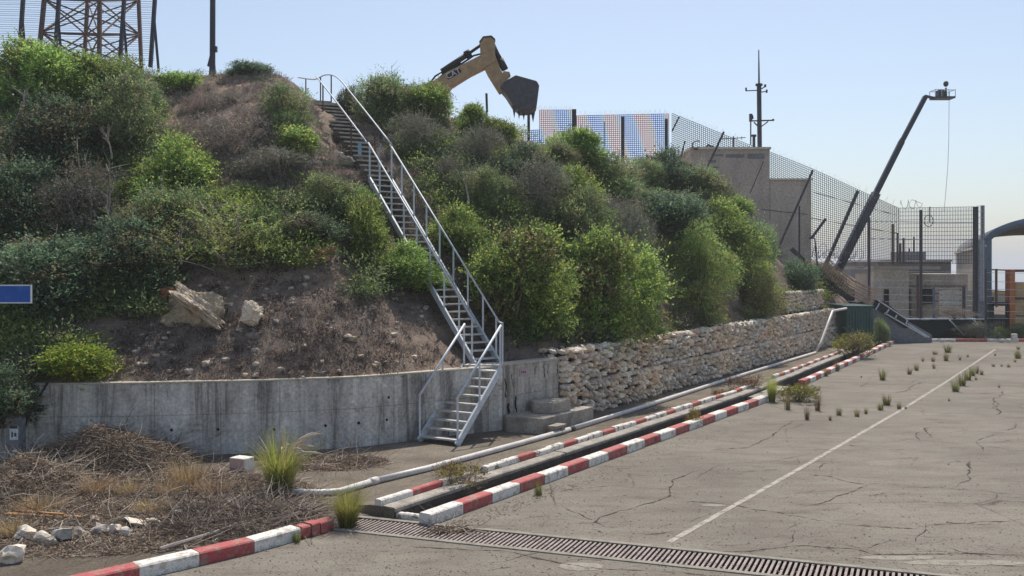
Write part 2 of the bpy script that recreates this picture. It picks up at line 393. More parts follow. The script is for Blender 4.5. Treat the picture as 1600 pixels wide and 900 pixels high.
def strip_solid(mb, line, o0, o1, z0, z1, step=0.8, mis=(0,), wob=0.0, seed=0, gap=0.0):
    """a kerb-like run of separate blocks between two offsets, colours alternating"""
    rr = random.Random(seed); A = arc_pts(line, step)
    for i in range(len(A) - 1):
        (p, n, _), (q, m_, _) = A[i], A[i + 1]
        d = (q - p).normalized() * gap
        j = rr.uniform(-wob, wob); jz = rr.uniform(-wob, wob) * 0.6
        a0, a1, b0, b1 = p + d + n * (o0 + j), p + d + n * (o1 + j), q - d + m_ * (o0 + j), q - d + m_ * (o1 + j)
        e = 0.018
        base = [(a0.x, a0.y, z0), (b0.x, b0.y, z0), (b1.x, b1.y, z0), (a1.x, a1.y, z0)]
        def ins(v, w, k): return v.lerp(w, k)
        top0 = z1 + jz
        W = (a1 - a0).length; k = e / W
        mid = [(a0.x, a0.y, top0 - e), (b0.x, b0.y, top0 - e), (b1.x, b1.y, top0 - e), (a1.x, a1.y, top0 - e)]
        c0, c1, d0, d1 = a0.lerp(a1, k), a1.lerp(a0, k), b0.lerp(b1, k), b1.lerp(b0, k)
        top = [(c0.x, c0.y, top0), (d0.x, d0.y, top0), (d1.x, d1.y, top0), (c1.x, c1.y, top0)]
        vs_ = base + mid + top
        fs = [(3, 2, 1, 0)] + [(i_, (i_ + 1) % 4, (i_ + 1) % 4 + 4, i_ + 4) for i_ in range(4)] + [(i_ + 4, (i_ + 1) % 4 + 4, (i_ + 1) % 4 + 8, i_ + 8) for i_ in range(4)] + [(8, 9, 10, 11)]
        mb.add(vs_, fs, mis[i % len(mis)])

# ------------------------------------------------------------------ lines of the site (world metres)
CHAN = [(-1.2, 13.64), (7.24, 26.24), (9.43, 29.9), (14.6, 38.6), (19.4, 46.9)]        # road side of the channel
CHAN_D = [(-1.2, 13.64), (7.24, 26.24), (9.43, 29.9), (14.6, 38.6), (17.6, 43.8)]
WALL = [(-26, 18.7), (-14, 18.45), (-10.2, 18.45), (-7.7, 18.57), (-5.24, 19.0), (-3.3, 19.6), (-2.11, 20.4), (-1.44, 20.9), (-0.22, 21.7), (1.28, 23.3)]
GA, GB = Vector((1.4, 23.1)), Vector((16.17, 46.28)); GD = (GB - GA).normalized(); GN = Vector((-GD.y, GD.x)); GL = (GB - GA).length
WZ = 1.5
GR0, GR1 = G(560, 810), G(1640, 919)               # far edge of the grate
grd = Vector((GR1.x - GR0.x, GR1.y - GR0.y)).normalized(); grn = Vector((grd.y, -grd.x))     # grn points to the camera
GW = 0.62
g0 = Vector((GR0.x, GR0.y)); g1 = Vector((GR1.x, GR1.y))

ditch_hole = offset(CHAN_D, 0.24) + offset(CHAN_D, 0.70)[::-1]
pit_hole = [g0, g1, g1 + grn * GW, g0 + grn * GW]
pit_hole = [tuple(p) for p in pit_hole]

# ------------------------------------------------------------------ ground sheets
sheet("ground", [(-60, -12), (60, -12), (110, 60), (110, 140), (-90, 140), (-90, 20)], 0.0, M['dirt'], [ditch_hole, pit_hole])
yard_outer = [(-9.5, -10), (50, -10), (50, 47.4), (19.6, 47.3)] + [p for p in CHAN[::-1]] + [(-1.95, 13.95), (-2.45, 13.5), (-3.45, 12.3), (-4.05, 11.72), (-9.5, 6.6)]
pit2 = [g0 + grd * 0.002, g1, g1 + grn * GW, g0 + grn * GW]
sheet("yard", yard_outer, 0.004, M['yard'], [[tuple(p) for p in pit_hole]])
path_outer = offset(CHAN_D, 1.2)[1:] + [(17.3, 46.6), (16.2, 46.4), (2.15, 24.2), (1.3, 23.2), (-0.22, 21.6), (-1.44, 20.8), (-2.1, 20.3), (-3.3, 19.5), (-4.4, 19.2), (-4.8, 17.6), (-3.9, 16.2), (-2.9, 14.7), (-2.4, 14.05), tuple(offset(CHAN_D, 1.2)[0])]
sheet("concrete_path", path_outer, 0.004, M['strip'])
sea = MB(); sea.add([(-9000, 141, -28), (14000, 141, -28), (14000, 20000, -28), (-9000, 20000, -28)], [(0, 1, 2, 3)])
tag(obj("sea", sea, M['water']), kind='structure')

# channel
ch = MB()
def vstrip(mb, line, o_a, za, o_b, zb, mi=0, step=0.8, wob=0.0, seed=0):
    A = arc_pts(line, step); rr = random.Random(seed); vs_ = []
    for p, n, t in A:
        w = rr.uniform(-wob, wob)
        a = p + n * (o_a + w); b = p + n * o_b
        vs_ += [(a.x, a.y, za), (b.x, b.y, zb)]
    mb.add(vs_, [(2 * i, 2 * i + 2, 2 * i + 3, 2 * i + 1) for i in range(len(A) - 1)], mi)
vstrip(ch, CHAN_D, 0.24, 0.0, 0.24, -0.42, step=0.4)
vstrip(ch, CHAN_D, 0.24, -0.42, 0.70, -0.42, step=0.4)
vstrip(ch, CHAN_D, 0.70, -0.42, 0.705, 0.135, step=0.4)
for e in (0, -1):
    A = arc_pts(CHAN_D, 0.4)[e]; a = A[0] + A[1] * 0.24; b = A[0] + A[1] * 0.7
    ch.add([(a.x, a.y, 0), (b.x, b.y, 0), (b.x, b.y, -0.42), (a.x, a.y, -0.42)], [(0, 1, 2, 3)])
tag(obj("drain_ground", ch, M['ditch']), kind='structure')
lg = MB(); strip_solid(lg, CHAN_D, 0.69, 0.96, 0.10, 0.165, 1.7, (0,), 0.012, 3, 0.006)
tag(obj("ledge_kerb", lg, M['conc']), kind='structure')
sl = MB(); vstrip(sl, CHAN_D, 0.95, 0.15, 1.15, 0.15, step=0.4); vstrip(sl, CHAN_D, 1.15, 0.15, 2.0, 0.006, step=0.4)
A = arc_pts(CHAN_D, 0.4)[0]; q_ = [A[0] + A[1] * o for o in (0.7, 1.15, 2.0)]; sl.add([(q_[0].x, q_[0].y, 0), (q_[0].x, q_[0].y, .14), (q_[1].x, q_[1].y, .15), (q_[2].x, q_[2].y, 0.0)], [(0, 1, 2, 3)])
tag(obj("path_slope_ground", sl, M['strip']), kind='structure')
br = MB(); A = arc_pts(CHAN_D, 0.5)
for k in range(31, 37):
    p, n, t = A[k]; q, m_, _ = A[k + 1]
    vs_ = [p + n * .2, q + m_ * .2, q + m_ * .70, p + n * .70]
    br.add([(v.x, v.y, -.15) for v in vs_] + [(v.x, v.y, .05) for v in vs_], [(3, 2, 1, 0), (4, 5, 6, 7), (0, 1, 5, 4), (1, 2, 6, 5), (2, 3, 7, 6), (3, 0, 4, 7)])
tag(obj("channel_slab", br, M['conc']), kind='structure')

# kerbs
k1 = MB(); strip_solid(k1, CHAN[:2], 0.0, 0.22, 0.0, 0.17, 0.80, (0, 1), 0.008, 1, 0.003)
KN = tag(obj("road_kerb", k1, [M['white'], M['red']]), kind='structure')
k1b = MB(); strip_solid(k1b, CHAN[2:], 0.0, 0.22, 0.0, 0.16, 0.80, (1, 0), 0.008, 2, 0.003)
tag(obj("road_kerb", k1b, [M['white'], M['red']]), kind='structure')
fk = arc_pts(CHAN_D, 0.01)
def sub(line, t0, t1):
    return [tuple(p) for p, n, t in arc_pts(line, 0.1) if t0 <= t <= t1]
k2 = MB(); strip_solid(k2, sub(CHAN_D, 0.0, 2.35), 0.97, 1.10, 0.10, 0.255, 0.78, (0, 1), 0.01, 4, 0.004)
strip_solid(k2, sub(CHAN_D, 2.7, 17.0), 0.97, 1.10, 0.10, 0.25, 0.55, (2, 2, 3), 0.02, 5, 0.004)
strip_solid(k2, sub(CHAN_D, 19.5, 34.0), 0.97, 1.10, 0.10, 0.25, 0.6, (2, 3), 0.02, 6, 0.004)
tag(obj("channel_kerb", k2, [M['white'], M['red'], M['chipwhite'], M['chipred']]), kind='structure')
k3 = MB(); strip_solid(k3, [(-6.2, 9.7), (-4.07, 11.72), (-3.49, 12.27), (-2.95, 12.95)], 0.0, 0.24, 0.0, 0.17, 0.82, (1, 0), 0.006, 8, 0.003)
strip_solid(k3, [(-2.93, 12.98), (-2.56, 13.45)], 0.0, 0.2, 0.0, 0.17, 0.16, (1,), 0.03, 9, 0.006)
tag(obj("front_kerb", k3, [M['white'], M['red']]), kind='structure')
k4 = MB(); strip_solid(k4, [(19.45, 47.4), (50, 47.4)], 0.0, 0.22, 0.0, 0.15, 1.6, (1, 0, 1, 0), 0.006, 10, 0.003)
tag(obj("end_kerb", k4, [M['white'], M['red']]), kind='structure')
k5 = MB(); a = G(608, 808); b = G(668, 817)
strip_solid(k5, [(a.x, a.y), (b.x, b.y)], 0, 0.1, 0, 0.09, 0.09, (0,), 0.008, 12, 0.002)
tag(obj("kerb_end_strip", k5, M['chipwhite']), kind='structure')

# number stencilled on the road kerb
def text(name, body, size, loc, xdir, zdir, mat, parent=None, ext=0.002):
    cu = bpy.data.curves.new(name, 'FONT'); cu.body = body; cu.size = size; cu.extrude = ext; cu.align_x = 'CENTER'; cu.align_y = 'CENTER'
    cu.materials.append(mat); o = bpy.data.objects.new(name, cu); COL.objects.link(o)
    x = Vector(xdir).normalized(); y = Vector(zdir).normalized(); z = x.cross(y)
    m = Matrix((x, y, z)).transposed().to_4x4(); m.translation = Vector(loc)
    if parent:
        m.translation = Vector(loc) - ORIG.get(parent.name, Vector((0, 0, 0))); o.parent = parent
    o.matrix_local = m if parent else m
    me = bpy.data.meshes.new_from_object(o); o2 = bpy.data.objects.new(name, me); bpy.data.objects.remove(o); COL.objects.link(o2)
    if parent: o2.parent = parent
    o2.matrix_local = m
    return o2
cdv = (Vector(CHAN[1]) - Vector(CHAN[0])).normalized(); p = Vector(CHAN[0]) + cdv * 7.75
text("kerb_number", "71", 0.13, (p.x + 0.008, p.y - 0.006, 0.08), (cdv.x, cdv.y, 0), (0, 0, 1), M['dark'], KN)

# white line + cracks + pale patch
wl = MB()
line = [G(1045, 848), G(1228, 745), G(1410, 640), G(1480, 596), G(1555, 546)]
line = [(-0.7 * 0 + line[0].x, line[0].y)] + [(p.x, p.y) for p in line[1:]]
A = arc_pts(line, 0.3); vs_ = []; rr = random.Random(5)
for p, n, t in A:
    for s_ in (-1, 1):
        q = p + n * s_ * (0.046 + rr.uniform(-.003, .003)); vs_.append((q.x, q.y, 0.008))
wl.add(vs_, [(2 * i, 2 * i + 2, 2 * i + 3, 2 * i + 1) for i in range(len(A) - 1)])
M['linepaint'] = plain("worn_line_paint", (0.40, 0.37, 0.32), (0.21, 0.188, 0.155), 6, 0.85, lo=0.47, hi=0.60)
tag(obj("road_marking", wl, M['linepaint']), kind='structure')
def crack(mb, pts, w=0.02, seed=0, z=0.0085):
    rr = random.Random(seed)
    P3 = [G(*p) for p in pts]; L = [(p.x, p.y) for p in P3]
    A = arc_pts(L, 0.07); vs_ = []; off = 0; off2 = 0
    for i, (p, n, t) in enumerate(A):
        off2 = off2 * 0.8 + rr.gauss(0, 0.012); off = off * 0.93 + off2
        env = min(1, i / 6, (len(A) - 1 - i) / 6)
        ww = w * (0.12 + rr.random() ** 2 * 1.5) * (0.35 if noise.noise(Vector((t * 1.3, seed, 0))) < -0.12 else 1) * env * 0.5 + 0.0006
        q = p + n * off
        a = q + n * ww; b = q - n * ww; vs_ += [(a.x, a.y, z), (b.x, b.y, z)]
    mb.add(vs_, [(2 * i, 2 * i + 1, 2 * i + 3, 2 * i + 2) for i in range(len(A) - 1)])
ck = MB()
cracks = [
 ([(925, 822), (960, 797), (1010, 780), (1060, 752), (1095, 738), (1140, 731)], .030),
 ([(1110, 703), (1170, 701), (1210, 684), (1228, 668), (1262, 660)], .032),
 ([(1250, 740), (1300, 742), (1350, 758), (1370, 759), (1480, 766), (1610, 773)], .026),
 ([(1245, 794), (1290, 785), (1330, 775), (1368, 758)], .022),
 ([(1492, 763), (1505, 748), (1510, 722), (1500, 730), (1510, 719)], .030),
 ([(1020, 782), (1100, 790), (1170, 800), (1255, 810), (1330, 824), (1435, 828), (1500, 822), (1600, 818)], .020),
 ([(1428, 847), (1437, 828)], .035),
 ([(1080, 862), (1150, 858), (1260, 852), (1330, 858), (1365, 866), (1480, 864), (1610, 867)], .028),
 ([(1208, 855), (1235, 838), (1252, 829)], .025),
 ([(1395, 590), (1430, 600), (1460, 590)], .02), ([(1550, 625), (1558, 640), (1556, 648), (1570, 612), (1572, 610)], .03),
 ([(1440, 690), (1452, 668), (1445, 685)], .03), ([(1585, 660), (1590, 670), (1583, 676)], .03), ([(1535, 707), (1538, 690), (1560, 678)], .022),
 ([(1210, 720), (1238, 726), (1235, 715)], .022), ([(1283, 737), (1285, 725), (1310, 726), (1308, 718), (1325, 721)], .018),
 ([(760, 880), (800, 870), (850, 862)], .02), ([(640, 855), (720, 862), (800, 872), (1000, 890), (1140, 905)], .024),
 ([(1330, 600), (1350, 606), (1362, 595)], .015), ([(1400, 615), (1425, 606), (1440, 596)], .03),
 ([(1150, 668), (1110, 676), (1060, 678)], .012), ([(860, 770), (900, 764), (980, 756)], .010), ([(1520, 880), (1560, 884), (1610, 890)], .03),
 ([(1180, 632), (1140, 650), (1120, 660)], .01), ([(880, 790), (905, 810), (940, 826)], .015), ([(1340, 780), (1400, 772), (1450, 776)], .012),
 ([(1100, 720), (1200, 716), (1300, 722)], .010), ([(1480, 700), (1540, 704), (1610, 700)], .010), ([(1350, 700), (1400, 705), (1440, 703)], .012)]
for i, (p_, w) in enumerate(cracks): crack(ck, p_, w * 1.15, i + 3)
rr = random.Random(99)
for i in range(190):
    px = rr.uniform(760, 1620); py = 560 + (rr.random() ** .7) * 330
    if px < 1200 and py < 815 - (px - 690) * .355 + 12: continue
    L_ = rr.uniform(.15, .9); a_ = rr.gauss(0.1, .5); c = G(px, py); pts_ = []
    for k_ in (-.5, -.15, .2, .5):
        x_, y_ = c.x + math.cos(a_) * L_ * k_ + rr.uniform(-.05, .05), c.y + math.sin(a_) * L_ * k_ + rr.uniform(-.05, .05); pts_.append((CX + x_ / y_ * F, HY + CH / y_ * F))
    crack(ck, pts_, rr.uniform(.010, .022), 200 + i)
tag(obj("yard_crack_line", ck, M['crack']), kind='structure')
pp = MB()
def patch(mb, px, py, rx, ry, z, seed):
    c = G(px, py); rr = random.Random(seed); n = 22
    mb.add([(c.x + math.cos(i * 2 * math.pi / n) * rx * rr.uniform(.88, 1.08), c.y + math.sin(i * 2 * math.pi / n) * ry * rr.uniform(.88, 1.08), z) for i in range(n)], [tuple(range(n))])
patch(pp, 908, 886, 0.30, 0.17, 0.0075, 1)
patch(pp, 1510, 880, 0.8, 0.12, 0.0072, 4); patch(pp, 1400, 872, 0.5, 0.09, 0.0072, 5); patch(pp, 1115, 790, .2, .08, .0072, 6)
tag(obj("yard_patch_surface", pp, M['patch']), kind='structure')

def grit(name, n, label, xr, yr, inside, sz, cols, z=0.006):
    r = np.random.default_rng(len(name)); px = r.uniform(*xr, n); py = yr[0] + (r.random(n) ** .55) * (yr[1] - yr[0]); keep = np.array([inside(a_, b_) for a_, b_ in zip(px, py)]); px, py = px[keep], py[keep]; n = len(px)
    d = CH * F / (py - HY); x = (px - CX) / F * d; a_ = r.uniform(0, 6.28, n); l = r.uniform(*sz, n) * (.6 + d / 30); w = l * r.uniform(.3, .8, n)
    e = np.stack([np.cos(a_), np.sin(a_)], 1); f_ = np.stack([-e[:, 1], e[:, 0]], 1); c = np.stack([x, d], 1); V = []
    for s1, s2 in ((1, 0), (0, 1), (-1, 0), (0, -1)):
        p_ = c + e * (l * s1)[:, None] / 2 + f_ * (w * s2)[:, None] / 2; V.append(np.c_[p_, np.full(n, z) + (r.random(n) * .012 if (s1, s2) == (1, 0) else 0)])
    v = np.stack(V, 1).reshape(-1, 3); col = np.array(cols)[r.integers(0, len(cols), n)] * r.uniform(.7, 1.3, n)[:, None]
    return tag(mesh_np(name, v, np.arange(4 * n).reshape(-1, 4), np.repeat(col, 4, axis=0), M['dryleaf']), label, 'grit', None, 'stuff')
def in_yard(x, y): return y > (815 - (x - 690) * .37 + 14 if x > 690 else 905 - (x - 200) * .25) and y > 538
grit("yard_grit", 6500, "dust, chips and dry leaf bits scattered over the yard", (150, 1610), (540, 905), in_yard, (.012, .045), [(.10, .085, .065), (.07, .06, .045), (.30, .27, .22), (.16, .12, .08), (.35, .32, .27)])
def by_kerb(x, y): k_ = y - (815 - (x - 690) * .365); return x > 690 and 6 < k_ < 26
grit("kerb_grit", 9000, "dirt and leaf crumbs gathered along the road kerb", (690, 1210), (630, 850), by_kerb, (.015, .05), [(.12, .09, .06), (.20, .16, .11), (.08, .065, .05), (.26, .2, .13)])
# ------------------------------------------------------------------ grate
gr = thing("drain_grate", "long rusty steel drain grate crossing the yard in the foreground", "drain grate", (g0.x, g0.y, 0))
gb = MB(); Ltot = (g1 - g0).length; bd = Vector((0.40, 0.917)).normalized(); k = GW / abs(bd.dot(grn)); n = int(Ltot / 0.068)
for i in range(n):
    a = g0 + grd * (0.05 + i * 0.068) + grn * (GW - 0.004); b = a + bd * (k - 0.01)
    if (b - g0).dot(grd) > Ltot: continue
    gb.bar((a.x, a.y, -0.012), (b.x, b.y, -0.012), 0.033, 0.03)
obj("bars", gb, M['grate'], gr)
gf = MB()
for o_ in (-0.045, GW + 0.045):
    a = g0 + grn * o_ - grd * .04; b = g1 + grn * o_; gf.bar((a.x, a.y, 0.008), (b.x, b.y, 0.008), 0.09, 0.022)
a = g0 - grd * 0.03 - grn * 0; b = a + grn * GW; gf.bar((a.x, a.y, 0.007), (b.x, b.y, 0.007), 0.05, 0.02)
obj("frame", gf, M['patch'], gr)
gp = MB()
q = [g0, g1, g1 + grn * GW, g0 + grn * GW]
gp.add([(v.x, v.y, -0.3) for v in q] + [(v.x, v.y, 0.002) for v in q], [(0, 1, 2, 3), (0, 4, 5, 1), (1, 5, 6, 2), (2, 6, 7, 3), (3, 7, 4, 0)])
obj("pit", gp, M['pit'], gr)

# ------------------------------------------------------------------ hill
nodes = [((-26, 18.7), 1.42, (0, 1)), ((-14, 18.5), 1.42, (0, 1)), ((-10.2, 18.5), 1.42, (-.02, 1)), ((-7.7, 18.62), 1.42, (-.04, 1)), ((-5.24, 19.05), 1.42, (-.08, 1)),
         ((-3.3, 19.7), 1.42, (-.12, 1)), ((-2.11, 20.5), 1.42, (-.18, 1)), ((-1.44, 21.0), 1.42, (-.22, 1)), ((-0.3, 21.85), 1.42, (-.25, 1)), ((0.9, 23.4), 1.5, (-.3, 1))]
for s_ in (0.8, 4, 8, 12, 16, 20, 24, GL):
    p = GA + GD * s_ + GN * 0.75; k = s_ / GL
    nodes.append(((p.x, p.y), 1.68, (-.35 - .3 * k, 1 - .45 * k)))
nodes += [((16.6, 47.8), 1.0, (-.6, .6)), ((18.0, 49.4), 0.0, (-.6, .6)), ((20.0, 52.0), 0.0, (-.7, .6)), ((22.5, 57), -0.02, (-.8, .5)), ((25, 68), -0.02, (-.9, .4))]
ctl = []
def cp(px, lst):
    for d, z in lst: ctl.append(((px - CX) / F * d, d, z))
for px in (-500, -250, -60, 100): cp(px, [(18.6, 1.42), (20.5, 2.9), (22, 4.0), (24, 5.6), (26, 7.2), (28, 8.7), (30, 9.9), (32, 10.6), (36, 10.8), (48, 10)])
for px in (230, 350, 450): cp(px, [(18.9, 1.42), (20.5, 2.8), (22, 3.9), (24, 5.4), (26, 7.0), (28, 8.5), (30, 9.6), (32, 10.4), (36, 10.6), (48, 10)])
for p_ in [(-.6, 22.3, 1.35), (-1.6, 23.3, 2.3), (-2.3, 24.2, 3.3), (-3.1, 25.4, 4.7), (-3.75, 26.5, 5.95), (-4.6, 28, 7.1), (-5.2, 29, 7.75), (-6.2, 31, 8.95), (-7, 33, 9.5), (-1.2, 24.8, 3.4), (-2.4, 27, 5.8)]: ctl.append(p_)
cp(650, [(32, 9.2), (36, 9.3), (48, 9.2)])
cp(750, [(23.0, 1.6), (24.5, 3), (26, 4.4), (28, 6.1), (30, 7.5), (33, 8.7), (37, 9.0), (48, 9)])
cp(850, [(25, 2.3), (26.5, 3.6), (28, 5.0), (31, 6.9), (34, 8.1), (38, 8.5), (46, 8)])
cp(950, [(26.6, 2), (28, 3.2), (31, 5.3), (34, 6.8), (37, 7.4), (41, 7.6), (50, 7.4)])
cp(1050, [(30, 2), (32, 3.2), (35, 5.2), (38, 6.4), (41, 7.0), (45, 7.1)])
cp(1150, [(34.5, 2), (37, 3.5), (40, 4.9), (43, 5.8), (46, 5.9), (50, 5.6)])
cp(1220, [(39.6, 1.95), (41, 3.4), (44, 4.1), (48, 4.2), (52, 4.0)])
cp(1270, [(43.5, 2.4), (46.5, 3.1), (50, 3.3), (54, 3.1)])
cp(1320, [(48.5, 1.9), (51, 2.1), (55, 2.0)])
cp(1370, [(51, .2), (56, .5), (60, .5)])
ctl += [(0, 62, 8.8), (-20, 62, 10), (10, 62, 6), (20, 66, 1.5)]
C = np.array(ctl); 
def U(r): r = np.maximum(r, 1e-9); return r * r * np.log(r)
D = np.hypot(C[:, None, 0] - C[None, :, 0], C[:, None, 1] - C[None, :, 1])
nC = len(C); K = np.zeros((nC + 3, nC + 3)); K[:nC, :nC] = U(D) + np.eye(nC) * 0.6
K[:nC, nC:] = np.c_[np.ones(nC), C[:, :2]]; K[nC:, :nC] = K[:nC, nC:].T
Wt = np.linalg.solve(K, np.r_[C[:, 2], 0, 0, 0])
def tps(x, y):
    d = np.hypot(x[..., None] - C[:, 0], y[..., None] - C[:, 1])
    return U(d) @ Wt[:nC] + Wt[nC] + Wt[nC + 1] * x + Wt[nC + 2] * y
NS = 300; TT = np.r_[np.linspace(0, 16, 110), np.linspace(16.4, 44, 44)]
seg = np.r_[0, np.cumsum([math.dist(nodes[i][0], nodes[i + 1][0]) for i in range(len(nodes) - 1)])]
ss = np.linspace(0, seg[-1], NS)
bx = np.interp(ss, seg, [n_[0][0] for n_ in nodes]); by = np.interp(ss, seg, [n_[0][1] for n_ in nodes]); bz = np.interp(ss, seg, [n_[1] for n_ in nodes])
dx = np.interp(ss, seg, [n_[2][0] for n_ in nodes]); dy = np.interp(ss, seg, [n_[2][1] for n_ in nodes]); dl = np.hypot(dx, dy); dx /= dl; dy /= dl
X = bx[:, None] + dx[:, None] * TT[None]; Y = by[:, None] + dy[:, None] * TT[None]
Z = tps(X, Y); Z = np.minimum(Z, 11.2); Z = Z + (bz - Z[:, 0])[:, None] * np.exp(-TT / 0.9)[None]
for i in range(NS):
    for j in range(len(TT)):
        e = min(1, TT[j] / 0.8)
        v = Vector((X[i, j], Y[i, j], 0))
        Z[i, j] += e * (0.22 * noise.noise(v * 0.55) + 0.12 * noise.noise(v * 1.7) + 0.06 * noise.noise(v * 4.5))
hv = np.stack([X, Y, Z], -1).reshape(-1, 3); nt_ = len(TT)
I, J = np.meshgrid(np.arange(NS - 1), np.arange(nt_ - 1), indexing='ij'); a = (I * nt_ + J).ravel()
hf = np.stack([a, a + nt_, a + nt_ + 1, a + 1], -1)
hill = mesh_np("hill_terrain", hv, hf, np.ones((len(hv), 3)), M['hill']); hill['kind'] = 'structure'
hill.data.polygons.foreach_set("use_smooth", np.ones(len(hf), dtype=bool))
BVH = BVHTree.FromPolygons([tuple(v) for v in hv], [tuple(int(i) for i in f) for f in hf])
def drop(x, y):
    h = BVH.ray_cast(Vector((x, y, 60)), Vector((0, 0, -1)))
    return h[0].z if h[0] is not None else 0.0
def on_hill(px, py):
    d = Vector(((px - CX) / F, 1, -(py - HY) / F)).normalized()
    h = BVH.ray_cast(Vector((0, 0, CH)), d)
    return h[0]

# ------------------------------------------------------------------ retaining walls
def wall_mesh(line, z0, z1, th, step=0.3):
    mb = MB(); A = arc_pts(line, step); us = []; vs_ = []
    for p, n, t in A:
        b = p + n * th
        vs_ += [(p.x, p.y, z0), (p.x, p.y, z1), (b.x, b.y, z1), (b.x, b.y, z0)]; us.append(t)
    fs = []
    for i in range(len(A) - 1):
        o_ = 4 * i
        for k_ in range(3): fs.append((o_ + k_, o_ + 4 + k_, o_ + 5 + k_, o_ + 1 + k_)[::1])
    fs.append((0, 1, 2, 3)); e = 4 * (len(A) - 1); fs.append((e + 3, e + 2, e + 1, e))
    mb.add(vs_, fs)
    return mb, A
def uv_wall(o, A, z0):
    me = o.data; uvl = me.uv_layers.new(name="UVMap")
    for l in me.loops:
        vi = l.vertex_index; t = A[min(vi // 4, len(A) - 1)][2]; z = me.vertices[vi].co.z; k_ = vi % 4
        uvl.data[l.index].uv = (t, z - z0 + (0.3 if k_ >= 2 else 0))
rw = thing("retaining_wall", "long curved stained grey concrete retaining wall under the hill", "retaining wall", (-6, 18.8, 0))
mb, A = wall_mesh(WALL[:9], -0.1, WZ - 0.035, 0.25)
mb.v = [(v[0] , v[1], v[2]) for v in mb.v]
w = obj("wall_face", mb, M['wall'], rw); uv_wall(w, A, -0.06)
cp_ = MB(); A2 = arc_pts(WALL[:9], 0.6)
mb, A2 = wall_mesh(offset(WALL[:9], -0.02), WZ - 0.032, WZ, 0.29); obj("coping", mb, M['cap'], rw)
th_ = MB(); rr = random.Random(3)
for (px, py) in [(267, 672), (340, 671), (429, 671), (508, 665), (562, 661), (603, 656), (606, 621), (507, 665)]:
    y_ = 19.0
    best = min(arc_pts(WALL, 0.05), key=lambda q: abs(q[0].x / q[0].y - (px - CX) / F))
    z = CH - (py - HY) / F * best[0].y; c = best[0]; n = best[1]
    th_.tube([(c.x - n.x * .004, c.y - n.y * .004, z), (c.x + n.x * .02, c.y + n.y * .02, z)], 0.03, 8)
obj("tie_holes", th_, M['pit'], rw)
rw2 = thing("retaining_wall", "short pale cracked concrete wall between steel stair and stone wall", "retaining wall", (0.4, 22.4, 0))
L2 = [(-0.20, 21.72), (1.32, 23.34)]
mb, A = wall_mesh(L2, -0.1, WZ + 0.0, 0.25); w = obj("wall_face", mb, M['wall2'], rw2); uv_wall(w, A, -0.1)
mb, A2 = wall_mesh(offset(L2, -0.03), WZ + 0.003, WZ + 0.05, 0.32); obj("coping", mb, M['cap'], rw2)
# cracks in the plaster of that wall
crk = MB(); d2 = (Vector(L2[1]) - Vector(L2[0])).normalized(); n2 = Vector((d2.y, -d2.x)); rr = random.Random(8)
for (u, z0, z1, wd) in [(0.10, 0.75, 1.2, .02), (0.45, .35, 0.75, .03), (0.14, 0.25, .6, .04), (0.35, 0.95, 1.3, .012), (1.45, 1.1, 1.42, .015), (1.62, 1.15, 1.42, .012), (1.85, 1.05, 1.42, .012), (2.0, .4, 1.1, .025), (1.1, 1.2, 1.4, .01)]:
    n_ = 9; pts = []; x = u
    for i in range(n_):
        x += rr.uniform(-.025, .03); z = z0 + (z1 - z0) * i / (n_ - 1); ww = wd * rr.uniform(.4, 1.2) * 1.0
        for s_ in (-1, 1):
            q = Vector(L2[0]) + d2 * min(x + s_ * ww, 2.2) + n2 * 0.006; pts.append((q.x, q.y, z))
    crk.add(pts, [(2 * i, 2 * i + 1, 2 * i + 3, 2 * i + 2) for i in range(n_ - 1)])
obj("plaster_cracks", crk, M['pit'], rw2)
ws = thing("wall_sign", "small faded pink and white plate on the short concrete wall", "sign", (0, 0, 0))
c = Vector(L2[0]) + d2 * 0.68 + n2 * 0.015; s = MB(); s.box((c.x, c.y, 1.30), (0.26, 0.015, 0.17), math.atan2(d2.y, d2.x)); obj("plate", s, M['pink'], ws)
s = MB()
for i, (u_, w_) in enumerate([(-.07, .04), (.0, .05), (.06, .03)]):
    q = c + d2 * u_ + n2 * 0.009; s.box((q.x, q.y, 1.31 - .01 * i), (w_, 0.006, 0.05), math.atan2(d2.y, d2.x))
obj("mark", s, M['sign'], ws)

# concrete steps in the corner
def poly_prism(mb, pts, z0, z1, mi=0):
    n = len(pts); mb.add([(p[0], p[1], z0) for p in pts] + [(p[0], p[1], z1) for p in pts], [tuple(range(n - 1, -1, -1)), tuple(range(n, 2 * n))] + [(i, (i + 1) % n, (i + 1) % n + n, i + n) for i in range(n)], mi)
st = thing("concrete_plinth", "stepped low concrete plinth at the corner of the short wall and stone wall", "plinth", (0.7, 21.9, 0))
s = MB(); poly_prism(s, [(-0.13, 21.45), (0.70, 21.10), (2.02, 22.95), (1.30, 23.3), (-0.2, 21.72)], -.05, 0.36); obj("base_slab", s, M['conc'], st, bevel=0.02)
s = MB(); poly_prism(s, [(0.50, 21.9), (0.96, 21.75), (1.42, 22.42), (1.0, 22.9), (0.45, 22.3)], 0.36, 0.62); obj("upper_block", s, M['conc'], st, bevel=0.02)
s = MB(); poly_prism(s, [(0.80, 20.98), (1.00, 20.88), (1.26, 21.25), (1.06, 21.4)], 0.16, 0.225)
poly_prism(s, [(0.84, 21.0), (0.98, 20.93), (1.02, 21.0), (0.9, 21.1)], -.02, 0.16); poly_prism(s, [(1.08, 21.12), (1.14, 21.08), (1.22, 21.24), (1.1, 21.34)], -.02, 0.16)
obj("small_step", s, M['conc'], st, bevel=0.008)
for p_, r_ in (((1.25, 22.45, 0.66), .05), ((0.7, 22.1, .645), .035)): pass

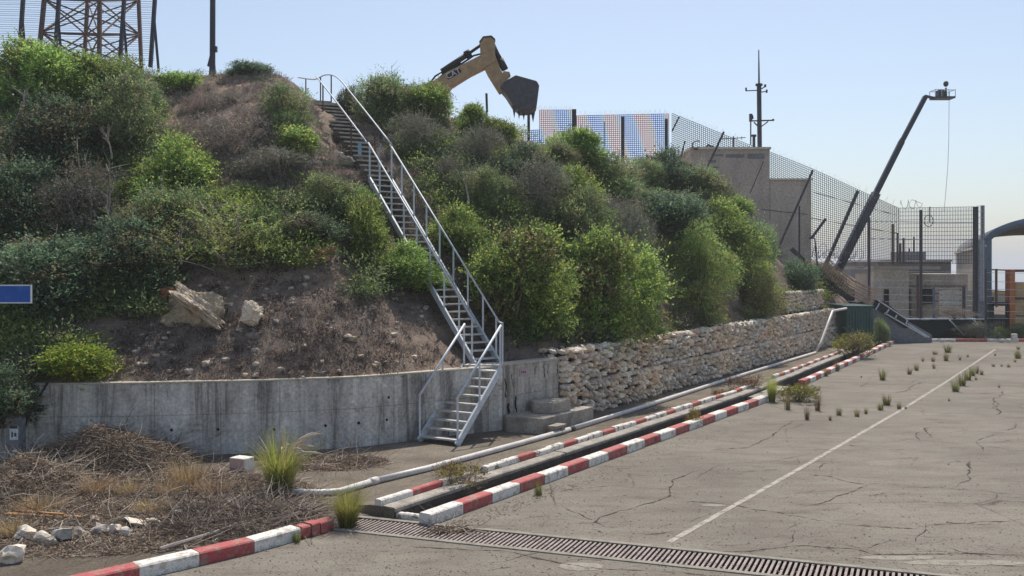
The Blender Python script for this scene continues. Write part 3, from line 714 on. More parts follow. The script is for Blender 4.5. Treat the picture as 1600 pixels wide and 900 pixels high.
# ------------------------------------------------------------------ rocks and dry-stone gabions
import bmesh
def ico(sub_=1):
    bm = bmesh.new(); bmesh.ops.create_icosphere(bm, subdivisions=sub_, radius=1)
    v = np.array([x.co[:] for x in bm.verts]); f = [tuple(x.index for x in fc.verts) for fc in bm.faces]; bm.free(); return v, f
ICO1, ICO2, ICO3, ICO4 = ico(1), ico(2), ico(3), ico(5)
def rock(mb, c, size, col, rr, base=ICO1, rz=0.0, boxy=0.5, rough=0.2, tilt=0.2, mi=0):
    v, f = base; v = v.copy(); seed = Vector((rr.uniform(0, 99), rr.uniform(0, 99), rr.uniform(0, 99)))
    m = np.max(np.abs(v), axis=1, keepdims=True); v = v * (1 - boxy) + v / m * boxy * 0.85
    k_ = np.array([1 + rough * 2 * noise.noise(Vector(x) * 1.3 + seed) + rough * noise.noise(Vector(x) * 3.1 + seed) + (rough * (.45 * noise.noise(Vector(x) * 7 + seed) + .25 * noise.noise(Vector(x) * 15 + seed)) if len(f) > 600 else 0) for x in v])[:, None]
    v = v * k_ * (np.array(size) / 2)
    R_ = np.array((Matrix.Rotation(rz, 3, 'Z') @ Matrix.Rotation(rr.uniform(-tilt, tilt), 3, 'Y') @ Matrix.Rotation(rr.uniform(-tilt, tilt), 3, 'X')))
    v = v @ R_.T + np.array(c)
    mb.add([tuple(x) for x in v], f, mi, col)
STC = [(0.66, 0.60, 0.52), (0.56, 0.47, 0.38), (0.56, 0.45, 0.35), (0.62, 0.58, 0.52), (0.48, 0.44, 0.40), (0.72, 0.67, 0.60), (0.54, 0.50, 0.46), (0.44, 0.38, 0.33)]
def gabion(name, parent, s0, s1, o0, z0, z1, depth, seed, rows):
    rr = random.Random(seed); mb = MB(); ang = math.atan2(GD.y, GD.x)
    zz = np.linspace(z0, z1, rows + 1)
    for r in range(rows):
        h = zz[r + 1] - zz[r]; s_ = s0 + rr.uniform(-.1, 0)
        while s_ < s1:
            w_ = rr.uniform(0.08, 0.23) * (1.25 if s_ < 3 else 1)
            if s_ + w_ > s1 + .1: w_ = s1 - s_ + .03
            if w_ < .05: break
            base = STC[rr.randrange(len(STC))]; warm = 0.5 + 0.5 * noise.noise(Vector((s_ * .5, zz[r] * 1.5, seed)))
            k_ = rr.uniform(.75, 1.2); col = tuple(min(.75, b_ * k_ * (1 + (warm - .5) * t_)) for b_, t_ in zip(base, (.28, .02, -.22)))
            hh = h * rr.uniform(.75, 1.3); w2 = w_ * rr.uniform(.96, 1.18)
            p = GA + GD * (s_ + w_ / 2) + GN * (o0 + 0.12 + rr.uniform(-.03, .03))
            rock(mb, (p.x, p.y, (zz[r] + zz[r + 1]) / 2 + rr.uniform(-.06, .06) * (0.2 if r == rows - 1 else 1)), (w2, rr.uniform(.22, .38), hh), col, rr, ICO1 if rr.random() < .6 else ICO2, ang + rr.uniform(-.35, .35), 0.85, 0.2, 0.45)
            s_ += w_
    n = int((s1 - s0) * 9)
    for i in range(n):        # stones seen on top
        s_ = rr.uniform(s0, s1); o_ = rr.uniform(o0 + .15, o0 + depth)
        p = GA + GD * s_ + GN * o_; c_ = STC[rr.randrange(len(STC))]; k_ = rr.uniform(.8, 1.15)
        rock(mb, (p.x, p.y, z1 - .06), (rr.uniform(.12, .26), rr.uniform(.12, .24), rr.uniform(.08, .13)), tuple(b_ * k_ * .75 for b_ in c_), rr, ICO1, rr.uniform(0, 3))
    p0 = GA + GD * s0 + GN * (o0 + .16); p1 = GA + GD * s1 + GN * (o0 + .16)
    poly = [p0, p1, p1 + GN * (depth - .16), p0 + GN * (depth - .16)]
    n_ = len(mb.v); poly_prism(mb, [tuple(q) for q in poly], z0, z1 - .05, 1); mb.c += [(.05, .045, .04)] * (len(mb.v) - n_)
    # end face stones
    for e_s, k_s in ((s0, -1), (s1, 1)):
        for r in range(rows):
            for k2_ in range(3):
                p = GA + GD * e_s + GN * (o0 + .15 + k2_ * .28); c_ = STC[rr.randrange(len(STC))]
                rock(mb, (p.x, p.y, (zz[r] + zz[r + 1]) / 2), (.2, .32, (zz[r + 1] - zz[r]) * 1.05), c_, rr, ICO1, ang)
    return obj(name, mb, [M['stone'], M['pit']], parent)
gw = thing("gabion_wall", "long two tier wall of rough cream and orange stones beside the pipe", "stone wall", (GA.x, GA.y, 0))
gabion("lower_tier", gw, 0, GL, -0.05, 0, 0.88, 0.9, 11, 6)
gabion("upper_tier", gw, 0, GL, 0.02, 0.90, 1.76, 0.85, 12, 6)
gw2 = thing("gabion_wall", "short upper stone gabion standing on the far end of the long stone wall", "stone wall", (14, 42, 1.78))
gabion("stones", gw2, 21.3, 27.2, 0.55, 1.78, 2.72, 0.9, 13, 6)

# ------------------------------------------------------------------ steel stair
def frame_at(a, b):
    d = (Vector(b) - Vector(a)); h = Vector((d.x, d.y, 0)); return h.normalized()
stair = thing("steel_staircase", "long galvanised steel staircase with tube handrails climbing the hill", "staircase", (-1.6, 20.0, 0))
def flight(a, b, w, nst, left_rail, right_rail, post_n, rail_h=1.0, r=0.022):
    a = Vector(a); b = Vector(b); f = frame_at(a, b); L = Vector((-f.y, f.x, 0))
    sg = MB(); 
    for s_ in (-1, 1):
        sg.bar(a + L * s_ * w / 2, b + L * s_ * w / 2, 0.05, 0.15)
    obj("stringer", sg, M['galv'], stair)
    for i in range(nst):
        t = (i + 0.6) / nst; c = a.lerp(b, t); tr_ = MB()
        tr_.box(c, (w - .05, 0.23, 0.035), math.atan2(L.y, L.x))
        obj("tread", tr_, M['tread'], stair)
    for side, on in ((1, left_rail), (-1, right_rail)):
        if not on: continue
        rl = MB(); up = Vector((0, 0, rail_h)); o_ = L * side * (w / 2)
        rl.tube([a + o_ + up, b + o_ + up], r, 8)
        obj("handrail", rl, M['galv'], stair, True)
        for i in range(post_n):
            t = i / (post_n - 1) if post_n > 1 else 0; p = (a + o_).lerp(b + o_, min(.985, max(.02, t))); pm = MB()
            pm.bar(p - Vector((0, 0, .03)), p + up, 0.043); obj("rail_post", pm, M['galv'], stair)
    return f, L
S1a, S1b = (-1.60, 19.95, 0.02), (-0.68, 21.45, 1.50)
flight(S1a, S1b, 1.0, 9, True, True, 3, 0.98, .028)
S2a, S2b = Vector((-0.60, 22.1, 1.52)), Vector((-3.78, 26.45, 6.35))
fl, LL = flight(S2a, S2b, 0.70, 27, True, True, 9, 0.98)
ld = MB(); poly_prism(ld, [(-1.12, 21.6), (-0.20, 21.55), (-0.22, 22.15), (-0.95, 22.3)], 1.49, 1.535); obj("landing_plate", ld, M['tread'], stair)
lr = MB()
for q in ((-.22, 21.6),): lr.bar((q[0], q[1], 1.5), (q[0], q[1], 2.52), .04)
lr.tube([(-.22, 21.6, 2.5), (-.3, 22.1, 2.5)], .022, 8); obj("landing_rail", lr, M['galv'], stair)

cs = thing("concrete_steps", "weathered concrete steps cut into the top of the hill", "steps", (-3.9, 26.6, 6.2))
path_ = [S2b.copy(), Vector((-5.2, 29.0, 8.06)), Vector((-6.2, 31.1, 9.2)), Vector((-7.0, 33.0, 9.7))]
s = MB(); nz_ = MB(); cnt = 0
for a_, b_ in zip(path_[:-1], path_[1:]):
    n = int(round((b_.z - a_.z) / 0.17)); f = frame_at(a_, b_); L = Vector((-f.y, f.x, 0))
    for i in range(n):
        c = a_.lerp(b_, (i + .5) / n); c.z = a_.z + (b_.z - a_.z) * (i + 1) / n - .3 - 0.1
        s.box(c + Vector((rr.uniform(-.03, .03), rr.uniform(-.03, .03), rr.uniform(-.02, .02))), (0.82 + rr.uniform(-.08, .1), (b_ - a_).xy.length / n + .12, 0.6), math.atan2(L.y, L.x) + rr.uniform(-.09, .09))
        nz_.box(c - f * ((b_ - a_).xy.length / n * .5 + .075) + Vector((0, 0, .285)), (.80 + rr.uniform(-.1, .05), .07, .05), math.atan2(L.y, L.x) + rr.uniform(-.05, .05))
obj("treads", s, M['ditch'], cs, bevel=0.02); obj("nosings", nz_, M['steps'], cs)
ur = thing("handrail", "curving upper tube handrails beside the concrete steps at the hilltop", "handrail", (-4, 27, 7))
for side in (1, -1):
    pts = []
    for i, p_ in enumerate(path_):
        f = frame_at(path_[max(i - 1, 0)], path_[min(i + 1, 3)]); L = Vector((-f.y, f.x, 0)); pts.append(p_ + L * side * .37 + Vector((0, 0, .98)))
    if side == 1: pts = pts[:3]
    else: pts.append(P(492, 124, 34.5)); pts.append(P(466, 121, 35.5))
    # smooth
    sm = [pts[0]]
    for i in range(len(pts) - 1):
        p0, p1, p2, p3 = pts[max(i - 1, 0)], pts[i], pts[i + 1], pts[min(i + 2, len(pts) - 1)]
        for t in (0.25, .5, .75, 1): sm.append(0.5 * ((2 * p1) + (-p0 + p2) * t + (2 * p0 - 5 * p1 + 4 * p2 - p3) * t * t + (-p0 + 3 * p1 - 3 * p2 + p3) * t ** 3))
    r_ = MB(); r_.tube(sm, .024, 8); obj("rail", r_, M['galv'] if side == 1 else M['galv'], ur, True)
    for j in range(2, len(sm), 4):
        r_ = MB(); r_.bar(sm[j], sm[j] - Vector((0, 0, 1.15)), .04); obj("rail_post", r_, M['rust'], ur)
for px_, py0, py1, d_ in ((562, 222, 258, 28.0), (594, 222, 256, 27.6), (512, 170, 180, 31)):
    pass
bp = MB(); a_ = P(563, 222, 27.4); bp.box(P(562, 240, 27.4), (.10, .04, .68)); obj("blue_plate", bp, M['lblue'], ur)
bp = MB(); bp.bar(P(595, 224, 27.2), P(591, 258, 27.2), .09, .03); obj("blue_plate", bp, M['lblue'], ur)

# ------------------------------------------------------------------ pipe
pip = thing("drain_pipe", "long white plastic pipe lying along the foot of the stone wall", "pipe", tuple(G(583, 752)))
PP = [(458, 769), (500, 770), (530, 768), (583, 752), (667, 732), (800, 696), (893, 670), (1010, 634), (1130, 595), (1205, 572), (1274, 551)]
R_ = 0.058
pts = [G(x, y, R_) for x, y in PP]
e1 = pts[-1]; 
riser = [e1, P(1283, 535, e1.y + .3), P(1293, 508, e1.y + .9), P(1301, 486, e1.y + 1.5), P(1322, 482, e1.y + 3.2)]
s = MB(); s.tube(pts[:4], R_, 12); obj("pipe_run", s, M['pipe'], pip, True)
s = MB(); s.tube(pts[3:7], R_, 12); obj("pipe_run", s, M['pipe'], pip, True)
s = MB(); s.tube(pts[6:], R_, 12); obj("pipe_run", s, M['pipe'], pip, True)
s = MB(); s.tube(riser, R_ * 1.05, 10); obj("riser", s, M['pipe'], pip, True)
for i, m_, r2 in ((3, 'pipe', .072), (6, 'dark', .066)):
    d = (pts[i + 1] - pts[i - 1]).normalized(); s = MB(); s.tube([pts[i] - d * .09, pts[i] + d * .09], r2, 12); obj("collar", s, M[m_], pip, True)

# ------------------------------------------------------------------ plants
def blob_plant(seed, nblob, ntwig, per, leaf, wid, cols, droop=0.0, spread=0.78, core=0.25, twig=0.22, upb=0.5, flat=1.0, hvar=.35):
    """unit plant: about 2 wide and 2 tall. Leaves sit along short twigs that leave several lobes; returns verts, faces, colours, lobes"""
    r = np.random.default_rng(seed)
    bl = []
    for i in range(nblob):
        a = r.uniform(0, 2 * np.pi); rad = r.uniform(0.0, 1) ** .6 * 0.66
        z = r.uniform(0.12, 1.62) if i else 0.8
        br_ = (r.uniform(.24, .50) if z < 1.25 else r.uniform(.16, .32)) if i else .55
        rad *= (1 - max(0, z - 1.1) * .8) * (1.15 if z < .6 else 1)
        bl.append((rad * np.cos(a), rad * np.sin(a), z * flat, br_))
    bl = np.array(bl); wgt = bl[:, 3] ** 2; wgt /= wgt.sum()
    bi = r.choice(len(bl), ntwig, p=wgt); u = r.normal(size=(ntwig, 3)); u[:, 2] = np.abs(u[:, 2]) * .9 - .75 * (r.random(ntwig) < .45)
    u /= np.linalg.norm(u, axis=1)[:, None]
    rad = bl[bi, 3] * (1 - core * r.random(ntwig) ** 1.5) * r.uniform(.86, 1.06, ntwig)
    o = bl[bi, :3] + u * rad[:, None]
    o[:, 2] = np.maximum(o[:, 2], .03)
    td = u + r.normal(size=(ntwig, 3)) * .55; td[:, 2] += upb - droop; td /= np.linalg.norm(td, axis=1)[:, None]
    tl = twig * r.uniform(.4, 1.3, ntwig) * np.where(r.random(ntwig) < .10, 2.3, 1)
    lt_ = r.uniform(.62, 1.35, len(bl)); tone = lt_[bi] * (1 + hvar * (r.random(ntwig) - .5) * 2); dryl = r.random(len(bl)) < .16
    n = ntwig * per
    ti = np.repeat(np.arange(ntwig), per); s_ = np.tile(np.linspace(.1, 1, per), ntwig) + r.uniform(-.06, .06, n)
    base = o[ti] + td[ti] * (tl[ti] * s_)[:, None]; base[:, 2] -= droop * .25 * s_ ** 2 * tl[ti] * 2
    ld_ = td[ti] * .7 + r.normal(size=(n, 3)) * .6; ld_ /= np.linalg.norm(ld_, axis=1)[:, None]
    sd_ = np.cross(ld_, r.normal(size=(n, 3))); sd_ /= np.linalg.norm(sd_, axis=1)[:, None] + 1e-9
    ln = leaf * r.uniform(.6, 1.35, n)[:, None]; wd = wid * r.uniform(.7, 1.3, n)[:, None]
    v = np.stack([base, base + ld_ * ln * .5 + sd_ * wd, base + ld_ * ln, base + ld_ * ln * .5 - sd_ * wd], 1).reshape(-1, 3)
    f = np.arange(4 * n).reshape(-1, 4)
    ci = r.integers(0, len(cols), ntwig); c = np.array(cols)[ci][ti] * tone[ti][:, None] * r.uniform(.75, 1.25, n)[:, None]; dm = dryl[bi][ti] & (r.random(n) < .6); c[dm] = np.array((.30, .235, .15)) * r.uniform(.6, 1.2, dm.sum())[:, None]
    return v, f, np.repeat(c, 4, axis=0), bl
def stems(bl, seed, r0=.026, n=18, top=1.12):
    rr = random.Random(seed); mb = MB()
    for i in range(n):
        b = bl[rr.randrange(len(bl))]; a = Vector((rr.uniform(-.1, .1), rr.uniform(-.1, .1), -.15)); e = Vector(b[:3]) * top + Vector((rr.uniform(-.3, .3), rr.uniform(-.3, .3), rr.uniform(0, .4)))
        m1 = a.lerp(e, .4) + Vector((rr.uniform(-.12, .12), rr.uniform(-.12, .12), .06)); k_ = rr.uniform(.5, 1)
        mb.tube([a, m1, a.lerp(e, .75) + Vector((rr.uniform(-.08, .08), rr.uniform(-.08, .08), 0)), e], [r0 * k_, r0 * .7 * k_, r0 * .45 * k_, r0 * .15], 5)
        for _ in range(3):
            q = m1.lerp(e, rr.random()); mb.tube([q, q + Vector((rr.uniform(-.3, .3), rr.uniform(-.3, .3), rr.uniform(.05, .35)))], [r0 * .3, r0 * .08], 4)
    return mb
GRN = [(.33, .44, .14), (.25, .37, .12), (.43, .50, .16), (.19, .30, .11)]
BRT = [(.38, .50, .10), (.28, .42, .09), (.50, .55, .12)]
OLV = [(0.285, 0.371, 0.173), (0.224, 0.310, 0.155), (0.362, 0.431, 0.208), (0.173, 0.259, 0.138)]
DRK = [(0.118, 0.186, 0.118), (0.152, 0.228, 0.131), (0.097, 0.145, 0.103), (0.193, 0.248, 0.152)]
FEA = [(0.365, 0.480, 0.166), (0.282, 0.414, 0.166), (0.480, 0.546, 0.199)]
DRY = [(.36, .31, .27), (.28, .24, .22), (.46, .40, .34), (.20, .185, .18), (.34, .26, .22)]
GRY = [(0.275, 0.275, 0.220), (0.209, 0.231, 0.176), (0.363, 0.330, 0.286), (0.176, 0.198, 0.143)]
RED = [(.20, .09, .05), (.26, .14, .07), (.15, .10, .05)]
SPEC = {  # species: (cols, nblob, twigs, per, leaf, width, droop, twig, upb, variants)
 'broad': (GRN, 22, 4300, 8, .058, .016, .1, .20, .35, 3),
 'bright': (BRT, 7, 1600, 8, .085, .020, .2, .22, .3, 1),
 'olive': (OLV, 22, 3800, 8, .056, .013, 0, .22, .5, 3),
 'dark': (DRK, 22, 3700, 8, .060, .017, 0, .22, .5, 2),
 'feather': (FEA, 14, 4200, 9, .050, .008, .5, .20, .2, 2),
 'dry': (DRY, 9, 1500, 6, .055, .009, 0, .26, .5, 2),
 'grey': (GRY, 18, 2700, 7, .055, .010, 0, .24, .6, 2),
 'spiky': (FEA, 8, 420, 34, .05, .008, -.1, .55, .9, 1),
 'small': (GRN, 6, 900, 7, .095, .024, 0, .26, .5, 2),
}
PROTO = {}; USED = {}
def bush(sp, name, label, cat, group, loc, w_, h_, rz):
    cols, nb, ntw, per, lf, wd, dr, tw, ub, nv = SPEC[sp]
    k = USED.get(sp, 0); USED[sp] = k + 1; v_ = k % nv; key = (sp, v_)
    sc = (w_ / 2.05, w_ / 2.05, h_ / 1.85)
    if key not in PROTO:
        v, f, c, bl = blob_plant(100 + hash_(sp) + v_ * 7, nb, ntw, per, lf, wd, cols, dr, twig=tw, upb=ub)
        fo = mesh_np("foliage", v, f, c, M['dryleaf'] if sp in ('dry', 'grey') else M['leaf'])
        stm = stems(bl, 5 + v_, .03 if sp != 'grey' else .035)
        so = obj("stems", stm, M['palebark'] if sp in ('grey', 'dry', 'olive', 'spiky') else M['bark'])
        PROTO[key] = (fo.data, so.data); 
        bpy.data.objects.remove(fo); bpy.data.objects.remove(so)
    r = thing(name, label, cat, loc, group); r.rotation_euler = (0, 0, rz); r.scale = sc
    for nm, me in zip(("foliage", "stems"), PROTO[key]):
        o = bpy.data.objects.new(nm, me); COL.objects.link(o); o.parent = r
    return r
def hash_(s_): return sum(ord(c) * (i + 1) for i, c in enumerate(s_)) % 1000
GB_ = "bushes growing on the hillside"
# (centre px, base py, width px, height px, species, label)
BUSHES = [
 (805, 520, 165, 165, 'broad', "big rounded bright green bush touching the right handrail of the lower steel flight"),
 (938, 528, 155, 160, 'broad', "big mid green bush directly above the near end of the stone wall"),
 (1082, 492, 128, 135, 'feather', "dome shaped feathery bush with yellow green top behind the stone wall"),
 (1175, 492, 100, 95, 'feather', "soft feathery green bush left of the one draping over the stone wall"),
 (1218, 502, 92, 112, 'feather', "feathery green bush draping over the stone wall edge near its far end"),
 (1135, 402, 105, 88, 'broad', "olive green bush directly behind the yellow topped dome bush"),
 (1188, 428, 66, 84, 'olive', "green bush on the hill edge under the tan building"),
 (1285, 455, 70, 45, 'dark', "low dark bush between the building and the upper stone gabion"),
 (1252, 470, 60, 60, 'dark', "dark bush behind the left end of the upper stone gabion"),
 (1140, 345, 80, 52, 'broad', "green bush against the lower left of the tan building"),
 (1090, 325, 90, 70, 'olive', "olive bush on the crest just left of the tan building"),
 (1045, 300, 90, 75, 'dark', "dark bush on the crest in front of the striped net's right end"),
 (1010, 270, 60, 50, 'olive', "small upright olive bush against the striped net"),
 (1050, 385, 120, 80, 'dark', "blue green bush in the middle of the right hand slope"),
 (960, 300, 100, 65, 'olive', "greyish olive bush below the middle of the striped net"),
 (985, 420, 80, 110, 'grey', "dry pinkish brown bush standing between two green ones on the right slope"),
 (905, 265, 85, 70, 'broad', "green bush under the left end of the striped net"),
 (870, 235, 60, 45, 'olive', "small bush below the excavator bucket's right side"),
 (905, 400, 105, 100, 'olive', "pale olive bush above the gap between the two biggest bushes"),
 (845, 350, 110, 100, 'grey', "grey green twiggy bush in the centre of the slope"),
 (890, 335, 90, 80, 'broad', "leafy green bush high on the slope under the net"),
 (820, 290, 90, 75, 'dark', "shaded dark bush below the excavator bucket"),
 (780, 225, 60, 50, 'broad', "small green bush directly left of the excavator bucket"),
 (738, 180, 55, 50, 'broad', "light green bush under the excavator arm's elbow"),
 (720, 400, 95, 85, 'broad', "green bush hugging the right rail halfway up the steel stair"),
 (740, 335, 85, 80, 'olive', "bush with bare pale stems showing right of the middle of the stair"),
 (700, 300, 60, 60, 'grey', "sparse twiggy grey bush right of the blue plated rail posts"),
 (755, 265, 85, 75, 'grey', "brownish bush below the excavator arm"),
 (665, 190, 85, 70, 'broad', "bright green bush at the foot of the excavator arm"),
 (600, 190, 95, 85, 'olive', "tall olive bush on the crest right of the handrail top"),
 (640, 150, 70, 50, 'dark', "dark spiky shrub on the skyline left of the excavator arm"),
 (548, 160, 45, 58, 'dark', "narrow leafy shrub standing right behind the top of the handrail"),
 (650, 240, 90, 70, 'grey', "greyish bush right of the upper concrete steps"),
 (572, 405, 78, 110, 'broad', "leafy green bush left of the stair halfway up"),
 (515, 345, 110, 70, 'olive', "low yellowish green bush left of the middle of the stair"),
 (370, 345, 72, 58, 'bright', "small bright green bush alone in the middle of the left slope"),
 (350, 425, 190, 85, 'spiky', "spreading rosemary like bush with long pale spikes above the boulders"),
 (468, 245, 80, 58, 'small', "isolated green bush on the dry upper slope left of the steps"),
 (450, 195, 75, 70, 'olive', "green bush on the crest left of the handrail end"),
 (430, 290, 130, 60, 'grey', "low grey green bush below the isolated green one"),
 (365, 250, 130, 70, 'dry', "dry grey brush patch on the upper left slope"),
 (380, 118, 70, 28, 'dark', "low dark shrub on the skyline right of the tall pole"),
 (285, 118, 80, 38, 'small', "light green weeds on the skyline left of the tall pole"),
 (270, 320, 130, 110, 'broad', "green bush with yellowing leaves in the upper left thicket's right edge"),
 (255, 400, 130, 110, 'olive', "olive bush above the left boulder"),
 (190, 250, 130, 120, 'olive', "hazy green bush in the middle of the left thicket"),
 (150, 160, 120, 80, 'broad', "bright green bush under the lattice tower"),
 (45, 165, 140, 100, 'broad', "large green bush at the top left corner of the thicket"),
 (75, 270, 150, 120, 'dark', "dark shaded bush at the left edge halfway up"),
 (20, 380, 130, 130, 'dark', "dark green bush at the far left edge above the blue sign"),
 (130, 370, 150, 120, 'grey', "grey twiggy bush in the left thicket with bare stems"),
 (190, 450, 150, 110, 'dark', "very dark bush left of the boulder with the slanted top"),
 (70, 490, 170, 110, 'dark', "very dark bush directly right of the blue sign"),
 (130, 592, 135, 78, 'bright', "sunlit yellow green bush sitting on the concrete wall at the left"),
 (25, 610, 130, 130, 'broad', "green bush under the blue sign at the left edge"),
 (195, 345, 90, 80, 'small', "leafy bush with white flecked twigs left of the dry slope"),
 (300, 390, 80, 60, 'grey', "greyish bush just above the spiky rosemary like bush"),
 (480, 385, 110, 60, 'dark', "dark low bush right of the rosemary like bush"),
 (550, 345, 60, 65, 'small', "small green bush around a short dark stump left of the stair"),
 (210, 185, 90, 60, 'olive', "hazy olive bush at the left edge of the dry slope"),
 (1000, 480, 60, 60, 'dark', "dark bush in the gap right of the second big green bush"),
 (780, 330, 60, 60, 'olive', "olive bush in the gap above the biggest rounded bush"),
]
rb = random.Random(21)
for (px, py, wpx, hpx, sp, lab) in BUSHES:
    h = on_hill(px, py)
    if h is None:
        h = on_hill(px, py + 25) or on_hill(px, py + 60)
        if h is None: print("NOHIT", px, py); continue
    d = h.y; w_ = wpx / F * d * 1.12; hm = hpx / F * d * 1.06
    h = h + Vector((0, w_ * .12, 0)); h.z = drop(h.x, h.y) - 0.22 - .05 * hm
    hm = max(.4, (h.y * 0 + hm))
    cat = "bush"
    bush(sp, "bush", lab, cat, GB_, h, w_, hm, rb.uniform(0, 6.28))

# undergrowth nobody could count: many little clumps, one mesh
def clump_field(name, n, region, sizes, cols, leaf, wid, label, per=160, twig=.25, mat='dryleaf', up=.5, hgt=(.4, .9)):
    r = np.random.default_rng(hash_(name)); V_, F_, C_ = [], [], []; tot = 0; done = 0; tries = 0
    while done < n and tries < n * 12:
        tries += 1
        px = r.uniform(region[0], region[2]); py = r.uniform(region[1], region[3])
        if not region[4](px, py): continue
        h = on_hill(px, py)
        if h is None: continue
        s_ = r.uniform(*sizes)
        nt2 = max(6, int(per * s_)); 
        u = r.normal(size=(nt2, 3)); u[:, 2] = np.abs(u[:, 2]) + up; u /= np.linalg.norm(u, axis=1)[:, None]
        q = u * (s_ * r.uniform(.25, 1.0, nt2)[:, None]) * np.array([1, 1, r.uniform(*hgt)]) + np.array(h) + np.array([0, 0, -.05])
        ld_ = u * .6 + r.normal(size=(nt2, 3)) * .6; ld_ /= np.linalg.norm(ld_, axis=1)[:, None]
        sd_ = np.cross(ld_, r.normal(size=(nt2, 3))); sd_ /= np.linalg.norm(sd_, axis=1)[:, None]
        ln = leaf * r.uniform(.5, 1.6, nt2)[:, None]; wd = wid * r.uniform(.6, 1.4, nt2)[:, None]
        v = np.stack([q, q + ld_ * ln * .5 + sd_ * wd, q + ld_ * ln, q + ld_ * ln * .5 - sd_ * wd], 1).reshape(-1, 3)
        base = np.array(cols[r.integers(len(cols))]); c = base * r.uniform(.65, 1.35, nt2)[:, None]
        V_.append(v); C_.append(np.repeat(c, 4, axis=0)); done += 1
    v = np.concatenate(V_); f = np.arange(len(v)).reshape(-1, 4)
    o = mesh_np(name, v, f, np.concatenate(C_), M[mat]); return tag(o, label, name.replace('_', ' '), None, 'stuff')
green_zone = lambda x, y: (x > 560 and y < 540 and not (x < 720 and y > 430 + (720 - x) * 0.3) and not abs(x - (600 + (y - 285) * .60)) < 52 and not (y < 285 and abs(x - (510 + (y - 165) * .62)) < 40)) or (x < 235 and y < 500) or (x < 500 and 300 < y < 420) or (x < 140)
clump_field("green_undergrowth", 1500, (-40, 110, 1300, 590, green_zone), (.35, .95), [GRN[0], GRN[3], OLV[0], OLV[1], DRK[1], FEA[0], GRY[0]], .085, .017, "low green undergrowth filling the gaps between the hillside bushes", 480, mat='leaf')
dryz = lambda x, y: (200 < x < 620 and y < 330 and abs(x - (510 + (y - 165) * .62)) > 24) or (560 < x < 800)
clump_field("dry_scrub", 1100, (190, 95, 820, 420, dryz), (.16, .42), DRY + GRY, .13, .008, "dry grey brown scrub and dead grass on the upper left slope", 300, up=1.0, hgt=(.5, 1.1))
barez = lambda x, y: 180 < x < 900 and y > 400
clump_field("leaf_litter", 1500, (180, 390, 900, 592, barez), (.08, .26), DRY + [(.09, .07, .06), (.07, .055, .05)] * 3, .10, .007, "dead twigs and litter on the bare brown slope above the wall", 230, up=.1, hgt=(.1, .6))
ledge = lambda x, y: True
clump_field("dry_ledge_grass", 160, (900, 480, 1140, 540, ledge), (.15, .4), [(.42, .30, .18), (.34, .24, .15), (.28, .18, .12)], .2, .006, "dry straw coloured grass on the ledge behind the stone wall", 240, up=1.2, hgt=(.7, 1.1))

p_ = P(640, 452, 23.7); bush('broad', 'bush', 'green bush whose leaves spill across the steel stair', 'bush', GB_, p_, 100 / F * 24, 1.25, 2.0)
p_ = P(2, 662, 18.05); bush('dark', 'bush', 'dark trailing foliage hanging over the left end of the concrete wall', 'bush', GB_, p_, 120 / F * 18, 1.15, .6)
# loose stones on the slope
rr = random.Random(77); rk = MB()
for _ in range(430):
    if rr.random() < .45: px, py = rr.uniform(200, 740), rr.uniform(430, 590)
    elif rr.random() < .6: px = rr.uniform(470, 590); py = 165 + (px - 470) * 1.2 + rr.uniform(-10, 70)
    else: px, py = rr.uniform(230, 480), rr.uniform(110, 300)
    h = on_hill(px, py)
    if h is None: continue
    s_ = rr.uniform(.05, .2) if rr.random() < .93 else rr.uniform(.2, .35); c = rr.choice(STC); k_ = rr.uniform(.5, 1)
    rock(rk, (h.x, h.y, h.z - s_ * .08), (s_, s_ * .8, s_ * .6), tuple(x * k_ * .8 for x in c), rr, ICO1 if s_ < .12 else ICO2, rr.uniform(0, 3))
tag(obj("hillside_rubble", rk, M['stone']), "small loose stones scattered over the hillside", "rubble", None, 'stuff')

def boulder(name, label, px, py, size, col, seed, rz=0, boxy=.4, rough=.25, up=0.0, group=None, z=None, fwd=0.0, tilt=.2):
    h = on_hill(px, py) if z is None else G(px, py); rr2 = random.Random(seed); mb = MB()
    c = Vector((h.x, h.y + fwd, h.z + up)); rock(mb, c, size, col, rr2, ICO4, rz, boxy, rough, tilt)
    return tag(obj(name, mb, M['stone']), label, "rock", group)
# slanted boulder: grey lower face and cream overhanging slab
b1 = thing("boulder", "large cream and brown boulder with a slanted top in the bare slope", "boulder", tuple(on_hill(305, 500)))
h = on_hill(300, 500)
s = MB(); rock(s, (h.x, h.y + .15, h.z + .05), (1.25, .7, 1.15), (.33, .28, .21), random.Random(4), ICO4, .1, .3, .22, .1); obj("lower_face", s, M['stone'], b1)
s = MB(); e0, e1_ = P(272, 448, h.y - .05), P(347, 507, h.y - .1); mid_ = (e0 + e1_) / 2
rock(s, (0, 0, 0), ((e1_ - e0).length * 1.0, .62, .33), (.40, .34, .27), random.Random(47), ICO4, 0, .2, .3, .0)
Rm = Matrix.Rotation(math.atan2(-(e1_.z - e0.z), e1_.x - e0.x), 3, 'Y'); s.v = [tuple(Rm @ Vector(v) + mid_) for v in s.v]
obj("top_slab", s, M['stone'], b1)
b2 = boulder("boulder", "pale whitish boulder standing alone right of the slanted one", 393, 505, (.46, .45, .5), (.58, .52, .44), 9, up=.22)
boulder("boulder", "orange brown rock outcrop on the slope between the rosemary like bush and the stair", 485, 400, (.95, .6, .42), (.36, .22, .14), 15, .2, up=.05, rough=.35)
boulder("boulder", "grey rounded rock beside the upper concrete steps", 540, 255, (.45, .4, .3), (.30, .29, .27), 16, up=.05)
boulder("boulder", "reddish brown stone left of the slanted boulder", 262, 465, (.4, .35, .35), (.30, .13, .08), 17, up=.05)

